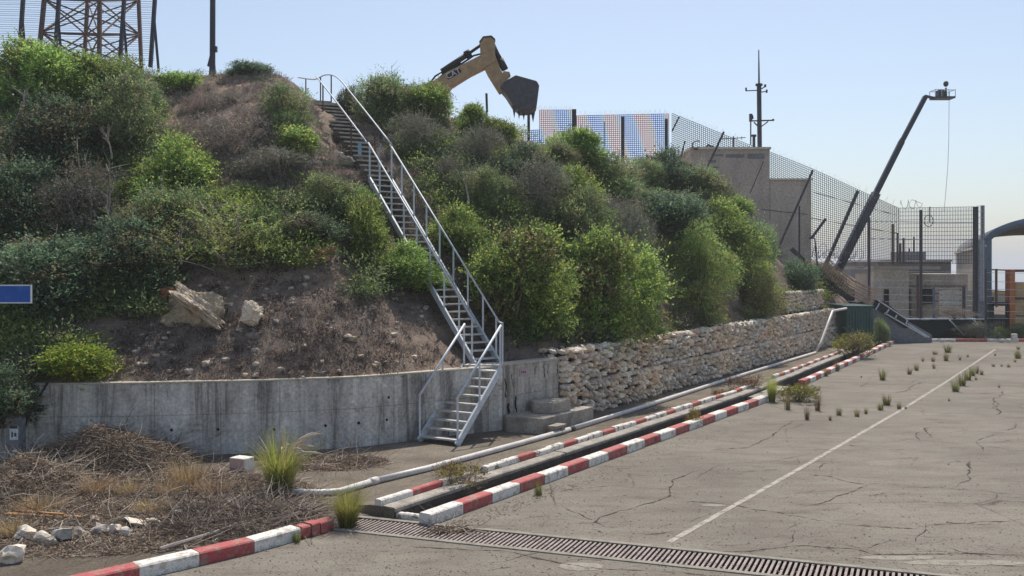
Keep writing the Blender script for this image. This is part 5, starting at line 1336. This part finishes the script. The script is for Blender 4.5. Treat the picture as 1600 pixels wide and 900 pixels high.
mb = MB(); net(mb, P(901, 181, 45.2), P(1045, 178, NDp), P(1045, 275, NDp), P(901, 275, 45.2), 48, 30, .030); obj("net_panel", mb, M['net'], t_)
for (px, y0, y1, w_) in ((826, 178, 260, .13), (897, 171, 262, .2), (944, 190, 270, .05), (973, 182, 270, .14), (1041, 186, 285, .14)):
    mb = MB(); mb.bar(P(px, y1, 44.2), P(px, y0, 44.2), w_); obj("post", mb, M['dark'], t_)
mb = MB(); razor(mb, P(835, 168, 45), P(897, 170, 45), .14, 8, .006, 1); razor(mb, P(905, 177, 45.5), P(1045, 174, NDp), .12, 18, .006, 2); obj("razor_wire", mb, M['galv'], t_)
mb = MB(); mb.bar(P(761, 175, 36), P(760, 146, 36), .09); mb.bar(P(760, 175, 36), P(760, 200, 36), .09); tag(obj("fence_stump", mb, M['dark']), "short dark post standing in the bushes under the excavator arm", "post")

t_ = thing("mesh_fence", "long grey mesh security fence descending behind the tan building", "fence", P(1300, 400, 57))
def meshpoly(px, ptop, pbot, d): return P(px, ptop, d), P(px, pbot, d)
cols_ = [(1050, 177, 300, 54), (1165, 224, 340, 55.5), (1205, 238, 345, 56), (1270, 264, 402, 56.5), (1340, 296, 404, 57), (1404, 325, 408, 57.5)]
for (a, b) in zip(cols_[:-1], cols_[1:]):
    at_, ab = meshpoly(*a); bt, bb = meshpoly(*b); w_ = (bt - at_).length
    mb = MB(); net(mb, at_, bt, bb, ab, max(4, int((b[0] - a[0]) / 3.0)), 38, .024); obj("mesh_panel", mb, M['dark'], t_)
mb = MB(); razor(mb, P(1050, 172, 54), P(1165, 219, 55.5), .16, 12, .006, 3); razor(mb, P(1205, 233, 56), P(1340, 291, 57), .16, 14, .006, 4); razor(mb, P(1340, 291, 57), P(1404, 320, 57.5), .2, 6, .006, 5); obj("razor_wire", mb, M['galv'], t_)
mb = MB(); mb.bar(P(1061, 183, 53.5), P(1050, 205, 53.5), .08); mb.bar(P(1340, 298, 56.6), P(1288, 420, 56), .14); mb.bar(P(1270, 300, 56), P(1400, 336, 57), .03); mb.bar(P(1205, 330, 56), P(1404, 365, 57), .03); obj("post", mb, M['dark'], t_)

t_ = thing("mesh_fence", "tall upright mesh fence panel facing the yard at the far right", "fence", P(1460, 520, 52))
mb = MB(); net(mb, P(1405, 325, 52), P(1523, 323, 51), P(1523, 412, 51), P(1405, 412, 52), 48, 14, .020); obj("mesh_panel", mb, M['dark'], t_)
mb = MB(); net(mb, P(1526, 322, 51), P(1537, 321, 50), P(1537, 470, 50), P(1526, 470, 51), 4, 16, .02); obj("mesh_panel", mb, M['galv'], t_)
mb = MB()
for y_ in (348, 375): mb.bar(P(1360, y_ - 2, 51.8), P(1523, y_, 50.9), .04)
for y_ in (426, 440, 452, 463, 474, 486, 497): mb.bar(P(1362, y_ - 3, 51), P(1600, y_ + 1, 51), .022)
obj("rails", mb, M['galv'], t_)
for (px, y0, y1, w_, m_) in ((1524, 323, 528, .20, 'dark'), (1535.5, 321, 400, .14, 'dark'), (1531, 375, 500, .36, 'grey'), (1439, 328, 512, .11, 'dark'), (1434, 430, 512, .10, 'rust'), (1358, 340, 470, .11, 'dark'), (1506, 448, 527, .12, 'dark'), (1459, 448, 527, .10, 'bluegrey'), (1395, 350, 412, .10, 'rust'), (1402, 365, 410, .07, 'dark'), (1407, 380, 410, .08, 'rust'), (1412, 372, 410, .08, 'dark'), (1539, 420, 500, .12, 'rust'), (1557, 420, 480, .08, 'rust')):
    mb = MB(); mb.bar(P(px, y1, 50.8), P(px, y0, 50.8), w_); obj("post", mb, M[m_], t_)
mb = MB(); razor(mb, P(1405, 320, 52), P(1440, 318, 51.8), .25, 3, .012, 6)
pts = [P(1451 + 7 * math.cos(a), 345 + 9 * math.sin(a), 51) for a in np.linspace(0, 6.28, 20)]; mb.tube(pts, .02, 4); mb.bar(P(1453, 323, 51), P(1453, 348, 51), .05)
mb.tube([P(1440, 318, 51), P(1425, 312, 51), P(1418, 322, 51), P(1428, 326, 51)], .012, 4); obj("wire_loop", mb, M['dark'], t_)

# collapsed mesh on the slope end
t_ = thing("collapsed_fence", "collapsed wire mesh sagging over the embankment end", "fallen fence", P(1330, 440, 47))
mb = MB()
a0, a1, b0, b1_ = P(1283, 420, 46.5), P(1362, 478, 46), P(1292, 400, 48.5), P(1376, 452, 47.5)
for i in range(17):
    t = i / 16; p, q = a0.lerp(b0, t), a1.lerp(b1_, t); m_ = p.lerp(q, .5) - Vector((0, 0, .25 + .2 * rr.random())); mb.tube([p, p.lerp(m_, .5) - Vector((0, 0, .05)), m_, q.lerp(m_, .5) - Vector((0, 0, .05)), q], .016, 3)
for i in range(26):
    t = i / 25; p = a0.lerp(a1, t); q = b0.lerp(b1_, t); mb.tube([p - Vector((0, 0, .3 * math.sin(t * 3.14))), q - Vector((0, 0, .3 * math.sin(t * 3.14)))], .010, 3)
obj("wire_mesh", mb, M['rust'], t_)
mb = MB(); razor(mb, P(1270, 392, 47), P(1350, 405, 48), .4, 7, .012, 8); razor(mb, P(1270, 398, 48), P(1340, 400, 49), .3, 9, .012, 9); obj("tangled_wire", mb, M['dark'], t_)
SG2 = "leaning steel posts around the tan building"
for (a, b, d, w_, lab) in [((1131, 206), (1102, 268), 48.0, .10, "leaning dark post left of the antenna in front of the building top"), ((1270, 266), (1217, 386), 47.5, .10, "long leaning post crossing the right half of the tan building"), ((1340, 299), (1291, 412), 52, .16, "long dark leaning post between the building and the boom lift"), ((1290, 342), (1268, 372), 47.2, .12, "short crooked post by the building's right edge"), ((1236, 388), (1260, 411), 46.5, .18, "short fallen post on the bushes under the building"), ((1193, 252), (1172, 302), 47.8, .04, "thin rod leaning on the building under the antenna mast"), ((1070, 221), (1060, 262), 44, .06, "thin crooked stake left of the building top"), ((1249, 322), (1249, 400), 47.4, .07, "slim upright rusty post on the building's right part"), ((1273, 372), (1277, 414), 48, .06, "short thin stake right of the building")]:
    mb = MB(); mb.bar(P(*a, d), P(*b, d), w_); mb.box(P(*b, d), (w_ * 1.6, w_ * 1.6, w_ * .8)); tag(obj("leaning_post", mb, M['dark']), lab, "post", SG2)

# ------------------------------------------------------------------ tan building with antennas
BD = 50.0
bu = thing("bunker_building", "tan windowless concrete building with stepped roof behind the bushes", "building", P(1170, 410, BD))
def bx_px(mb, x0, x1, y0, y1, d, dep, mi=0):
    a = P(x0, y1, d); b = P(x1, y0, d); mb.box(((a.x + b.x) / 2, d + dep / 2, (a.z + b.z) / 2), (b.x - a.x, dep, b.z - a.z), 0, mi)
mb = MB(); bx_px(mb, 1080, 1203, 233, 470, BD, 6); obj("tall_wing", mb, M['bunker'], bu, bevel=.03)
mb = MB(); bx_px(mb, 1203.3, 1268, 281, 480, BD + .003, 6); obj("low_wing", mb, M['bunker'], bu, bevel=.03)
mb = MB(); bx_px(mb, 1078.5, 1205, 229.5, 233, BD - .12, 6.2); obj("roof_edge", mb, M['farconc'], bu); mb = MB(); bx_px(mb, 1204, 1269.5, 278.5, 281, BD - .1, 6.2); obj("roof_edge", mb, M['farconc'], bu)
for (x0, x1, y0, y1) in ((1134, 1163, 241, 246), (1168, 1195, 240, 248), (1112, 1130, 241, 244)):
    mb = MB(); bx_px(mb, x0, x1, y0, y1, BD - .02, .06); obj("vent_slot", mb, M['grey'], bu)
mb = MB(); bx_px(mb, 1107, 1119, 250, 254, BD - .02, .05); bx_px(mb, 1107, 1122, 260, 263, BD - .02, .05); obj("wall_scar", mb, M['grey'], bu)
mb = MB(); mb.bar(P(1190, 327, BD - .02), P(1262, 335, BD - .02), .025); obj("wall_cable", mb, M['dark'], bu)
AT = 51.5; t_ = thing("antenna_mast", "tall dark radio mast with cross arms on the tan building's roof", "antenna", P(1187, 231, AT))
mb = MB(); mb.tube([P(1187, 233, AT), P(1186, 133, AT)], .13, 8); mb.tube([P(1186, 131, AT), P(1186, 134, AT)], .2, 8); obj("mast", mb, M['dark'], t_)
mb = MB(); mb.tube([P(1186, 133, AT), P(1185.5, 78, AT)], [.06, .03], 6); obj("whip", mb, M['grey'], t_)
mb = MB()
for a, b, w_ in (((1165, 142), (1186, 141), .05), ((1186, 141), (1196, 135), .06), ((1186, 144), (1198, 143), .05), ((1166, 142), (1165.5, 137), .08), ((1195.5, 136), (1195.5, 132), .1), ((1198, 145), (1198, 140), .08)): mb.bar(P(*a, AT), P(*b, AT), w_)
obj("upper_arm", mb, M['dark'], t_); mb = MB()
for a, b, w_ in (((1173, 189), (1208, 188), .07), ((1188, 199), (1200, 190), .06), ((1186, 199), (1178, 191), .06), ((1208, 189), (1208, 186), .1), ((1173, 189), (1173, 226), .06), ((1173, 178), (1173, 190), .15), ((1174, 180), (1175.5, 186), .14)): mb.bar(P(*a, AT), P(*b, AT), w_)
obj("lower_arm", mb, M['dark'], t_)
t_ = thing("roof_aerial", "small horizontal aerial on a short stick left of the tall mast", "antenna", P(1146, 231, 51)); mb = MB(); mb.bar(P(1146, 233, 51), P(1146, 213, 51), .06); mb.bar(P(1128, 217, 51), P(1165, 215, 51), .04)
for x in (1132, 1138, 1152, 1159): mb.bar(P(x, 219, 51), P(x, 213, 51), .02)
obj("aerial", mb, M['dark'], t_)
mb = MB(); mb.box(P(1178, 221, 50.8), (.13, .13, .75)); mb.box(P(1178, 212, 50.8), (.25, .1, .12)); tag(obj("roof_pipe", mb, M['dark']), "short dark pipe stub standing right beside the mast's foot", "roof pipe")
mb = MB(); 
for k_ in range(3): mb.tube([P(1086 + (5 + k_) * math.cos(a) + k_ * 1.5, 227 + (5 + k_) * math.sin(a), 49.8 + .1 * k_) for a in np.linspace(.3, 4.2 + k_ * .6, 14)], .025, 5)
tag(obj("hose_coil", mb, M['dark']), "dark coil hanging on the left corner of the building roof", "coil")
mb = MB(); mb.tube([P(1103, 231, 50), P(1107, 226, 50), P(1111, 229, 50), P(1115, 228, 50)], .06, 5); tag(obj("roof_rag", mb, M['dark']), "small dark bent pipe lying on the building roof", "bent pipe")

# ------------------------------------------------------------------ boom lift
LD = 62.0; t_ = thing("boom_lift", "dark blue telescopic boom lift with a raised basket against the sky", "boom lift", P(1310, 440, LD))
mb = MB(); mb.bar(P(1309, 422, LD), P(1369, 302, LD), .46, .5); obj("boom_base", mb, M['navy'], t_)
mb = MB(); mb.bar(P(1367, 305, LD), P(1409, 221, LD), .30, .34); obj("boom_middle", mb, M['navy'], t_)
mb = MB(); mb.bar(P(1407, 225, LD), P(1446, 151, LD), .26, .28); obj("boom_tip", mb, M['navy'], t_)
mb = MB(); mb.bar(P(1362, 314, LD - .3), P(1369, 300, LD - .3), .3, .3); obj("boom_collar", mb, M['dark'], t_); mb = MB(); mb.bar(P(1404, 228, LD - .25), P(1408, 217, LD - .25), .1, .15); obj("boom_collar", mb, M['dark'], t_)
mb = MB(); mb.bar(P(1445, 150, LD), P(1462, 154, LD), .16); obj("jib", mb, M['dark'], t_)
mb = MB(); a = P(1457, 152.5, LD); b = P(1488, 154.5, LD); mb.box((a + b) / 2, (b.x - a.x, .9, .12)); obj("basket_floor", mb, M['dark'], t_)
mb = MB()
for y0 in (-.42, .42):
    v = Vector((0, y0, 0)); 
    for x in (1457, 1467, 1478, 1488): mb.bar(P(x, 154, LD) + v, P(x, 141.5, LD) + v, .035)
    mb.bar(P(1457, 141.5, LD) + v, P(1488, 142.5, LD) + v, .035)
for x in (1457, 1488): mb.bar(P(x, 141.8, LD) + Vector((0, -.42, 0)), P(x, 141.8, LD) + Vector((0, .42, 0)), .035)
obj("basket_rail", mb, M['galv'], t_)
mb = MB(); mb.box(P(1468.5, 147.5, LD), (.38, .5, .52)); obj("control_box", mb, M['dark'], t_)
mb = MB(); mb.tube([P(1477.5, 154, LD), P(1477.5, 146, LD), P(1478, 137, LD)], [.12, .10, .05], 8); obj("camera_stalk", mb, M['dark'], t_)
hd = MB(); rock(hd, P(1478, 131, LD), (.34, .34, .42), (.02, .02, .03), random.Random(2), ICO2, 0, 0, 0.0, 0); hd.c = []; obj("camera_head", hd, M['dark'], t_, True)
bs = P(1303, 440, LD); mb = MB(); mb.box((bs.x, LD, 1.1), (3.2, 2.2, .9)); obj("chassis", mb, M['navy'], t_, bevel=.08)
mb = MB(); mb.box((bs.x, LD, 2.0), (2.2, 1.8, .8)); obj("turret", mb, M['navy'], t_, bevel=.08)
for sx in (-1, 1):
    for sy in (-1, 1):
        mb = MB(); mb.tube([(bs.x + sx * 1.1, LD + sy * 1.05, .5), (bs.x + sx * 1.1, LD + sy * 1.4, .5)], .5, 14); obj("wheel", mb, M['black'], t_)
mb = MB(); mb.tube([P(1483, 155, LD), P(1482.5, 215, LD), P(1481, 260, LD), P(1477, 310, LD), P(1475, 330, LD)], .016, 4); tag(obj("hanging_rope", mb, M['cable']), "thin pale rope hanging straight down from the lift basket", "rope")

# ------------------------------------------------------------------ right background
fb = thing("concrete_building", "low weathered pale concrete building behind the yard's end fence", "building", P(1450, 520, 62))
mb = MB(); bx_px(mb, 1372, 1512, 428, 545, 60, 4); obj("main_wall", mb, M['farconc'], fb)
mb = MB(); bx_px(mb, 1366, 1420, 420, 540, 59.4, .9); obj("left_bay", mb, M['farconc'], fb); mb = MB(); bx_px(mb, 1365, 1470, 416, 421, 59, 6); obj("roof_slab", mb, M['cap'], fb)
for (x0, x1, y0, y1) in ((1383, 1389, 452, 478), (1446, 1458, 450, 475), (1425, 1437, 450, 500)):
    mb = MB(); bx_px(mb, x0, x1, y0, y1, 59.2, .9); obj("opening", mb, M['pit' if x0 != 1425 else 'conc'], fb)
mb = MB()
for y_ in (446, 458, 470, 484): bx_px(mb, 1390, 1510, y_, y_ + 1.2, 59.9, .15)
obj("board_line", mb, M['grey'], fb)
db = thing("grey_building", "dark grey flat roofed building standing behind the pale one", "building", P(1440, 480, 75))
mb = MB(); bx_px(mb, 1372, 1486, 409, 540, 74, 8); obj("walls", mb, M['grey'], db); mb = MB(); bx_px(mb, 1415, 1447, 393, 409, 75, 3); obj("roof_room", mb, M['grey'], db); mb = MB(); bx_px(mb, 1370, 1488, 405.5, 409, 73.6, 8.4); obj("parapet", mb, M['farconc'], db)
mb = MB()
for i, (x, h_) in enumerate(((1421, 6), (1440, 5), (1428, 24))): mb.bar(P(x, 394, 75), P(x, 394 - h_, 75), .08)
obj("roof_stub", mb, M['dark'], db)
ar = thing("arched_hall", "vaulted open hall with corrugated side wall and exposed curved ribs at the right edge", "hall", (26.5, 52, 0))
HA, HU, HW, HS, HLEN = Vector((26.5, 52.0)), Vector((.39, .921)), Vector((.921, -.39)), 10.0, 30.0
def arc3(k, along, dz=0.0):
    t = k * math.pi; p = HA + HU * along + HW * (HS / 2 * (1 - math.cos(t)))
    return Vector((p.x, p.y, 4.95 + 1.75 * math.sin(t) ** .8 + dz))
N_ = 32; q = N_ + 1; mb = MB()
vs_ = [arc3(i / N_, y, dz) for y in (0, HLEN) for dz in (0, .10) for i in range(N_ + 1)]; fs = []
for i in range(N_): fs += [(i, i + 1, 2 * q + i + 1, 2 * q + i), (q + i, 3 * q + i, 3 * q + i + 1, q + i + 1), (i, q + i, q + i + 1, i + 1), (2 * q + i, 2 * q + i + 1, 3 * q + i + 1, 3 * q + i)]
mb.add(vs_, fs); obj("roof_sheet", mb, M['grey'], ar, True)
for k_ in range(9):
    mb = MB(); mb.tube([arc3(i / N_, .05 + k_ * 3.7, -.12) for i in range(N_ + 1)], .20 if k_ == 0 else .11, 6); obj("rib", mb, M['bluegrey'] if k_ == 0 else M['cap'], ar)
for i in range(2, N_ - 1, 3):
    mb = MB(); mb.bar(arc3(i / N_, .1, -.06), arc3(i / N_, HLEN - .1, -.06), .10); obj("purlin", mb, M['cap'], ar)
mb = MB(); n = 110; th0 = math.atan2(HU.y, HU.x)
for i in range(n):
    p = HA + HU * (3.0 + (HLEN - 3.0) * (i + .5) / n) - HW * .03; mb.box((p.x, p.y, 2.48), (.16, .10, 4.95), th0)
p0 = HA + HU * 3.0; p1 = HA + HU * HLEN; poly_prism(mb, [tuple(p0), tuple(p1), tuple(p1 + HW * .08), tuple(p0 + HW * .08)], 0, 4.93); obj("side_wall", mb, M['shed'], ar)
mb = MB(); mb.bar(arc3(0, -.2, .06) - Vector((.1, 0, 0)), arc3(0, HLEN + .2, .06) - Vector((.1, 0, 0)), .32, .12); obj("gutter", mb, M['farconc'], ar)
for (al, wd_, m_, w_) in ((0, .1, 'bluegrey', .36), (8, 4.6, 'dark', .34), (11, 4.9, 'conc', .34), (0, 9.9, 'bluegrey', .36)):
    p = HA + HU * al + HW * wd_; zt = 4.95 + 1.75 * math.sin(math.acos(max(-1, min(1, 1 - 2 * wd_ / HS)))) ** .8 - .1; mb = MB(); mb.bar((p.x, p.y, 0), (p.x, p.y, zt), w_); obj("column", mb, M[m_], ar)
gt = thing("gate", "dark barred metal gate under the canopy's left side", "gate", P(1562, 530, 52)); mb = MB()
for x in (1549, 1575): mb.bar(P(x, 528, 51.2), P(x, 474, 51.2), .2)
for y_ in (475, 499): mb.bar(P(1549, y_, 51.2), P(1575, y_, 51.2), .2)
obj("frame", mb, M['black'], gt); mb = MB()
for i in range(7): mb.bar(P(1550 + i * 4.2, 524, 52), P(1550 + i * 4.2, 500, 52), .05)
obj("bars", mb, M['palebark'], gt)
mb = MB()
for x in (1541, 1556, 1574): mb.bar(P(x, 478, 52.3), P(x, 421, 52.3), .07)
mb.bar(P(1538, 421, 52.3), P(1600, 423, 52.3), .07); mb.bar(P(1538, 453, 52.3), P(1580, 456, 52.3), .05); obj("upper_frame", mb, M['rust'], gt)
ob = thing("orange_booth", "orange framed booth with ochre panels at the right frame edge", "booth", P(1592, 530, 51)); 
mb = MB(); bx_px(mb, 1578, 1586, 421, 532, 51, .5); bx_px(mb, 1625, 1633, 421, 532, 51, .5); obj("frame", mb, M['orange'], ob)
mb = MB(); bx_px(mb, 1586.3, 1624.7, 441, 464, 51.2, .3); bx_px(mb, 1586.3, 1624.7, 468, 492, 51.2, .3); bx_px(mb, 1586.3, 1624.7, 495, 531, 51.2, .3); obj("panel", mb, M['ochre'], ob)
mb = MB(); bx_px(mb, 1586.3, 1624.7, 464.2, 467.8, 51.1, .4); obj("crossbar", mb, M['rust'], ob); mb = MB(); bx_px(mb, 1586.3, 1624.7, 421, 425, 51.1, .4); obj("crossbar", mb, M['rust'], ob)
hs = thing("tan_house", "small tan flat roofed house far beyond the gate", "house", P(1560, 480, 100)); mb = MB(); bx_px(mb, 1541, 1582, 459, 490, 100, 6); obj("walls", mb, M['bunker'], hs); mb = MB(); bx_px(mb, 1539, 1584, 455, 459.2, 99.6, 6.8); obj("roof", mb, M['ochre'], hs); mb = MB(); bx_px(mb, 1548, 1553, 464, 470, 99.9, .2); obj("window", mb, M['pit'], hs)

bf = thing("board_fence", "pale horizontal board fence left of the hall's blue column", "fence", P(1500, 520, 52.6)); mb = MB()
for k_ in range(7): bx_px(mb, 1468, 1531, 454 + k_ * 8, 460.5 + k_ * 8, 52.6, .05)
obj("boards", mb, M['farconc'], bf); mb = MB()
for x in (1470, 1500, 1529): bx_px(mb, x, x + 2.4, 452, 525, 52.75, .08)
obj("uprights", mb, M['rust'], bf)
# container, ramp wall, low screen
gc = thing("green_container", "dull green steel container at the far end of the stone wall", "container", P(1345, 525, 46)); mb = MB(); bx_px(mb, 1322, 1364, 480, 540, 45.2, 2.2); obj("body", mb, M['green'], gc, bevel=.03)
mb = MB()
for i in range(9): bx_px(mb, 1324 + i * 4.4, 1326 + i * 4.4, 483, 538, 45.15, .06)
obj("rib", mb, M['green'], gc); mb = MB(); bx_px(mb, 1320.5, 1366, 477.5, 480.2, 45.1, 2.4); obj("lid", mb, M['green'], gc)
rp = thing("sloping_wall", "grey concrete wall whose top slopes down towards the road", "wall", P(1400, 525, 47)); mb = MB()
mb.prism([P(1364, 545, 47), P(1364, 484, 47), P(1372, 476, 47), P(1456, 523, 47), P(1456, 545, 47)], (0, .4, 0)); obj("wall_face", mb, M['grey'], rp)
mb = MB(); mb.prism([P(1361, 482, 46.9), P(1366, 468, 46.9), P(1382, 471, 46.9), P(1418, 499, 46.9), P(1420, 512, 46.9), P(1414, 513, 46.9), P(1372, 484, 46.9)], (0, .08, 0)); obj("dark_sheet", mb, M['black'], rp)
mb = MB()
for a, b in (((1374, 474), (1368, 484)), ((1389, 483), (1383, 492)), ((1401, 492), (1398, 500)), ((1418, 500), (1414, 509)), ((1372, 469), (1417, 499)), ((1382, 489), (1448, 527)), ((1418, 506), (1452, 527))): mb.bar(P(*a, 46.82), P(*b, 46.82), .06)
obj("rail_frame", mb, M['galv'], rp)
lw = thing("low_screen", "long low dark green screen behind the end kerb", "screen", P(1490, 528, 50)); mb = MB(); bx_px(mb, 1410, 1538, 499, 540, 50.4, .08); obj("screen_cloth", mb, M['dgreen'], lw)
mb = MB()
for a, b in (((1484, 500), (1506, 524)), ((1520, 498), (1538, 518)), ((1440, 499), (1452, 499))): mb.bar(P(*a, 50.2), P(*b, 50.2), .07)
bx_px(mb, 1408, 1538, 497.5, 499.5, 50.3, .2); obj("brace", mb, M['galv'], lw)
random.seed(12)
for (px, py, w_, h_, sp, lab) in [(1528, 535, 62, 24, 'grey', "pale grey weeds against the low dark screen"), (1590, 533, 34, 22, 'olive', "green weeds at the foot of the orange booth"), (1558, 533, 28, 18, 'feather', "light weeds in front of the barred gate"), (1492, 505, 60, 20, 'dry', "dry branches over the top of the low dark screen"), (1386, 540, 34, 26, 'olive', "small green weed beside the sloping wall")]:
    d = 49.5; p = P(px, HY + CH * F / d, d); p.z = 0 if sp != 'dry' else 1.1
    bush(sp, "bush", lab, "bush", "weeds along the end of the yard", p, w_ / F * d * 1.1, h_ / F * d * 1.1, random.uniform(0, 6))
mb = MB(); q = P(1583, 532, 47); mb.box((q.x, 46.9, .3), (.25, .2, .3)); tag(obj("white_box", mb, M['white'], bevel=.02), "small white box standing on the end kerb at the right", "box")
hz_ = MB(); 
# distant low rise beyond the fence
nx, ny = 60, 14; vs_ = []
for i in range(nx + 1):
    for j in range(ny + 1):
        x = 14 + i * .42; y = 64 + j * 1.0; k_ = math.sin(math.pi * j / ny) * math.exp(-((x - 22) / 6.0) ** 2); vs_.append((x, y, -.02 + 4.6 * k_ + .3 * k_ * noise.noise(Vector((x, y, 0)))))
hz_.add(vs_, [(i * (ny + 1) + j, (i + 1) * (ny + 1) + j, (i + 1) * (ny + 1) + j + 1, i * (ny + 1) + j + 1) for i in range(nx) for j in range(ny)])
tag(obj("mound_terrain", hz_, M['hill'], None, True), kind='structure')

# ------------------------------------------------------------------ light summer haze in the air
hm, ht, hb = new_mat("summer_haze"); ht.nodes.remove(hb)
pv = ht.nodes.new("ShaderNodeVolumePrincipled"); pv.inputs['Color'].default_value = (0.93, 0.96, 1.0, 1); pv.inputs['Density'].default_value = HAZE; pv.inputs['Anisotropy'].default_value = 0.2
ht.links.new(pv.outputs[0], ht.nodes["Material Output"].inputs['Volume'])
mb = MB(); mb.box((10, 9985, 5), (30000, 20060, 70)); hz = obj("haze", mb, hm); tag(hz, "thin pale summer haze in the air", "haze", None, 'stuff')
